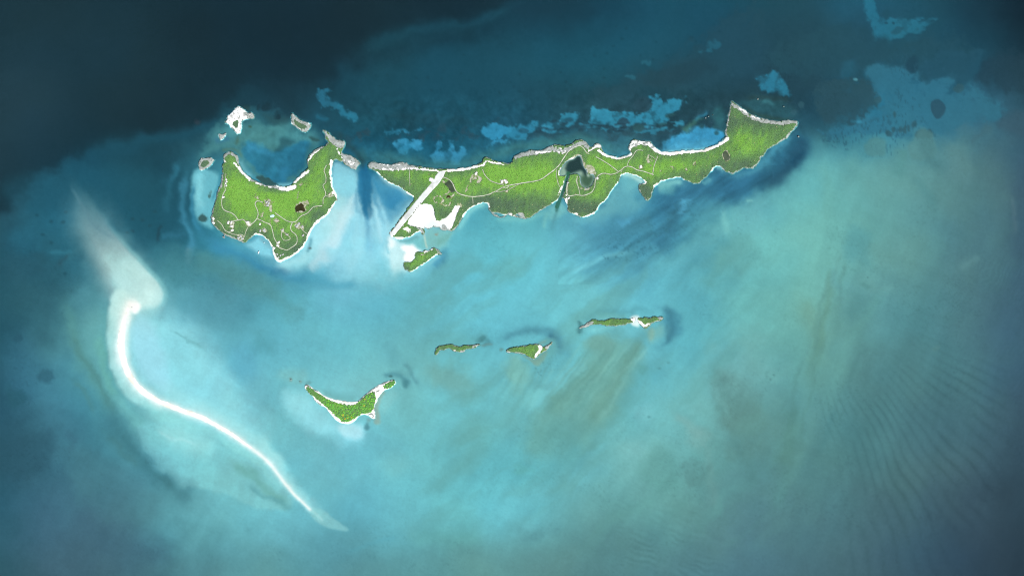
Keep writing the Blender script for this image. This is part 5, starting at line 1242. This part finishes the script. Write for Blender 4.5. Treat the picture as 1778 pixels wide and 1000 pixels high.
# ------------------------------------------------------------------ houses
def build_house(sz, roof_m, name='house'):
    w_, d_, h_ = sz, sz * .62, 3.0
    root = bpy.data.objects.new(name, None); root.empty_display_size = 3; COL.objects.link(root)
    v, f = box(-w_/2, w_/2, -d_/2, d_/2, -1.5, h_); mesh_obj('wall', v, f, M_WALLS, root)
    e = .7; zr = h_ + sz * .17; z0 = h_ + .02
    V = [(-w_/2-e, -d_/2-e, z0), (w_/2+e, -d_/2-e, z0), (w_/2+e, d_/2+e, z0), (-w_/2-e, d_/2+e, z0), (-w_/2+d_*.4, 0, zr), (w_/2-d_*.4, 0, zr)]
    me_f = [(0, 1, 5), (0, 5, 4), (1, 2, 5), (2, 3, 4), (2, 4, 5), (3, 0, 4), (0, 3, 2), (0, 2, 1)]
    mesh_obj('roof', V, me_f, roof_m, root)
    v, f = box(-.5, .5, -d_/2 - .06, -d_/2 + .02, 0, 2.1); mesh_obj('door', v, f, M_WOOD, root)
    for x in (-w_ * .3, w_ * .3):
        v, f = box(x - .7, x + .7, -d_/2 - .05, -d_/2 + .02, 1.0, 2.1); mesh_obj('window', v, f, M_GLASS, root)
    v, f = box(w_/2, w_/2 + sz * .3, -d_*.3, d_*.3, -.6, .25); mesh_obj('terrace', v, f, M_ROAD, root)
    return root


protos = {}
r_ = np.random.default_rng(5)
for x, y, size, label, group, roof in HOUSE_SPOTS:
    key = (size, roof); I = island_at(x, y); z = max(float(I.height(np.array([x]), np.array([y]))[0]), .8) + .9
    if key not in protos:
        h = build_house(size, {'w': M_ROOFW, 'g': M_ROOFG, 'b': M_ROOFB}[roof]); protos[key] = h
    else:
        src = protos[key]; h = src.copy(); COL.objects.link(h)
        for ch in src.children: c = ch.copy(); COL.objects.link(c); c.parent = h
        for k in ('label', 'category', 'group'):
            if k in h: del h[k]
    h.location = (wx(x), wy(y), z); h.rotation_euler = (0, 0, r_.uniform(0, 3.14)); tag(h, label, 'house', group)

# ------------------------------------------------------------------ trees of the crescent islet, one by one
def clump_mesh(seed, n, R, H, pal, spread):
    r = np.random.default_rng(seed); V, F, C = [], [], []
    for i in range(n):                                 # leaf clumps scattered through a dome
        t = r.uniform(0, 6.283); q = R * math.sqrt(r.random()) * spread; c = np.array([q * math.cos(t), q * math.sin(t), H * (.55 + .45 * (1 - (q / R) ** 2)) + r.normal(0, .25)])
        s = R * r.uniform(.28, .45); col = np.array(pal) * r.uniform(.7, 1.3); k = len(V)
        for j in range(5):
            a = r.uniform(0, 6.283); V.append(c + s * np.array([math.cos(j * 1.2566 + a * .1), math.sin(j * 1.2566 + a * .1), r.uniform(-.5, -.05)])); C.append(col)
        V.append(c + np.array([0, 0, s * r.uniform(.3, .6)])); C.append(col * 1.05)
        for j in range(5): F.append((k + j, k + (j + 1) % 5, k + 5))
    return np.array(V), np.array(F), np.array(C)


def trunk_mesh(H, r0):
    V, F = [], []
    for k, (z, rr_) in enumerate(((0, 1), (.35, .75), (.7, .5), (1, .3))):
        for a in range(5): V.append((r0 * rr_ * math.cos(a * 1.2566) + .25 * z * z, r0 * rr_ * math.sin(a * 1.2566), H * z))
    for k in range(3):
        for a in range(5): b = (a + 1) % 5; F.append((k*5+a, k*5+b, k*5+5+b, k*5+5+a))
    for s in range(3):                                 # limbs
        t = s * 2.1; n = len(V); d_ = np.array([math.cos(t), math.sin(t)])
        for (q, z, w_) in ((.1, .6, .3), (2.2, .9, .12)):
            for a in range(4): V.append((d_[0] * q + r0 * w_ * math.cos(a * 1.57), d_[1] * q + r0 * w_ * math.sin(a * 1.57), H * z))
        for a in range(4): b = (a + 1) % 4; F.append((n+a, n+b, n+4+b, n+4+a))
    return V, F


PAL = [(.090, .270, .040), (.075, .235, .040), (.115, .295, .036), (.070, .180, .050)]
tree_src = []
for k in range(6):
    pal = PAL[k % 4] if k < 4 else [(.26, .30, .03), (.33, .27, .03)][k - 4]
    root = bpy.data.objects.new('tree', None); root.empty_display_size = 3; COL.objects.link(root)
    v, f = trunk_mesh(5.0, .38); mesh_obj('trunk', v, f, M_TRUNK, root)
    v, f, c = clump_mesh(700 + k, 34, 5.0, 7.0, pal, 1.0); mesh_obj('crown', v, f, M_LEAF, root, False, ('tint', c))
    tree_src.append([root, False])
veg_poly = chaikin(CV, 1); tip_poly = chaikin(R7(1350,240, 1420,188, 1490,162, 1510,185, 1430,262, 1375,258), 1); horn = R7(310,225, 340,225, 400,275, 380,320, 330,300)
pts = []; r_ = np.random.default_rng(19)
gxs, gys = np.meshgrid(np.arange(530, 690, 3.1), np.arange(655, 735, 3.1)); cand = np.stack([gxs.ravel(), gys.ravel()], 1) + r_.uniform(-1.1, 1.1, (gxs.size, 2))
sdv = sdf(veg_poly, cand[:, 0], cand[:, 1]); sdt = sdf(tip_poly, cand[:, 0], cand[:, 1])
for (x, y), a, b in zip(cand, sdv, sdt):
    if max(a, b) < -.9: continue
    if a > 2 and r_.random() < .06: continue
    yellow = np.hypot(x - 603, y - 719) < 9 and r_.random() < .22 or (np.hypot(x - 633, y - 700) < 14 and r_.random() < .06)
    tip = b > a; horn_ = x < 560
    k = int(r_.integers(4, 6)) if yellow else int(r_.integers(0, 4))
    if horn_ and not yellow: k = 3
    src = tree_src[k]
    if not src[1]: o = src[0]; src[1] = True
    else:
        o = src[0].copy(); COL.objects.link(o)
        for ch in src[0].children: c = ch.copy(); COL.objects.link(c); c.parent = o
    for q in ('label', 'category', 'group'):
        if q in o: del o[q]
    s = r_.uniform(.55, .95) * (.8 if horn_ else 1); o.scale = (s, s, s * r_.uniform(.55, .8)); o.rotation_euler = (0, 0, r_.uniform(0, 6.28))
    o.location = (wx(x), wy(y), max(float(C_.height(np.array([x]), np.array([y]))[0]), .3) - .1)
    if yellow: lab, g = ('yellow-leaved' if k == 4 else 'orange-brown') + ' tree among the green crowns of the crescent islet', 'yellowing trees of the crescent islet'
    elif tip: lab, g = 'green tree on the eastern horn of the crescent islet', 'trees on the eastern horn'
    elif horn_: lab, g = 'dark green tree on the western horn of the crescent islet', 'trees on the western horn'
    elif x > 622: lab, g = 'green tree in the eastern arm of the crescent islet grove', 'trees in the eastern arm of the crescent grove'
    elif x > 590: lab, g = 'green tree in the middle of the crescent islet grove', 'trees in the middle of the crescent grove'
    else: lab, g = 'green tree in the western arm of the crescent islet grove', 'trees in the western arm of the crescent grove'
    tag(o, lab, 'tree', g)
for s in tree_src:
    if not s[1]:
        for ch in list(s[0].children): bpy.data.objects.remove(ch)
        bpy.data.objects.remove(s[0])

# ------------------------------------------------------------------ jetty and boats
jx, jy = R2(362,618)[0]; jt = thing('jetty', 'wooden T-shaped jetty on the rocky south-west shore', 'jetty', (wx(jx), wy(jy), 0), math.radians(-112))
v, f = box(0, 22, -1.3, 1.3, 1.0, 1.3); mesh_obj('deck', v, f, M_WOOD, jt)
v, f = box(22.02, 25.5, -7, 7, 1.0, 1.3); mesh_obj('pier_head', v, f, M_WOOD, jt)
for i in range(4):
    for s in (-1, 1):
        v, f = box(4 + i * 5.5, 4.35 + i * 5.5, s * 1.0 - .17, s * 1.0 + .17, -4, 1.0); mesh_obj('post', v, f, M_WOOD, jt)


def boat(x, y, L, rz, label):
    b = thing('boat', label, 'boat', (wx(x), wy(y), 0), rz); B = L * .28; n = 9; V = []; F = []
    for k, (z, wv_) in enumerate(((-.5, .55), (.35, .9), (1.1, 1.0))):
        for i in range(n):
            u = i / (n - 1); hw = B / 2 * wv_ * (1 - max(0, (u - .45) / .55) ** 2.2) * (.86 + .14 * min(1, u * 4)); X_ = -L / 2 + L * u * (1 if k else .95)
            V += [(X_, hw, z), (X_, -hw, z)]
    for k in range(2):
        for i in range(n - 1):
            a = k * 2 * n + 2 * i; c = a + 2 * n
            F += [(a, a + 2, c + 2, c), (a + 1, c + 1, c + 3, a + 3)]
        a = k * 2 * n; F.append((a, a + 2 * n, a + 2 * n + 1, a + 1))
    for i in range(n - 1): F.append((2*i, 2*i+1, 2*i+3, 2*i+2))
    mesh_obj('hull', V, F, M_HULL, b)
    D = [(V[4*n + i][0] * .97, V[4*n + i][1] * .93, 1.0) for i in range(2 * n)]; mesh_obj('deck', D, [(2*i+1, 2*i, 2*i+2, 2*i+3) for i in range(n - 1)], M_HULL, b)
    v, f = box(-L*.15, L*.16, -B*.3, B*.3, 1.02, 2.3); cab = mesh_obj('cabin', v, f, M_HULL, b)
    v, f = box(L*.16 + .01, L*.16 + .06, -B*.26, B*.26, 1.5, 2.2); mesh_obj('windscreen', v, f, M_GLASS, cab)


boat(*R2(702,812)[0], 16, math.radians(68), 'white motor boat moored in the south-western bay')
boat(*R2(757,715)[0], 7, math.radians(75), 'small white tender close to the crescent beach of the south-western bay')
boat(*R2(1062,842)[0], 6, math.radians(110), 'small boat pulled up at the south-eastern beach of the western island')
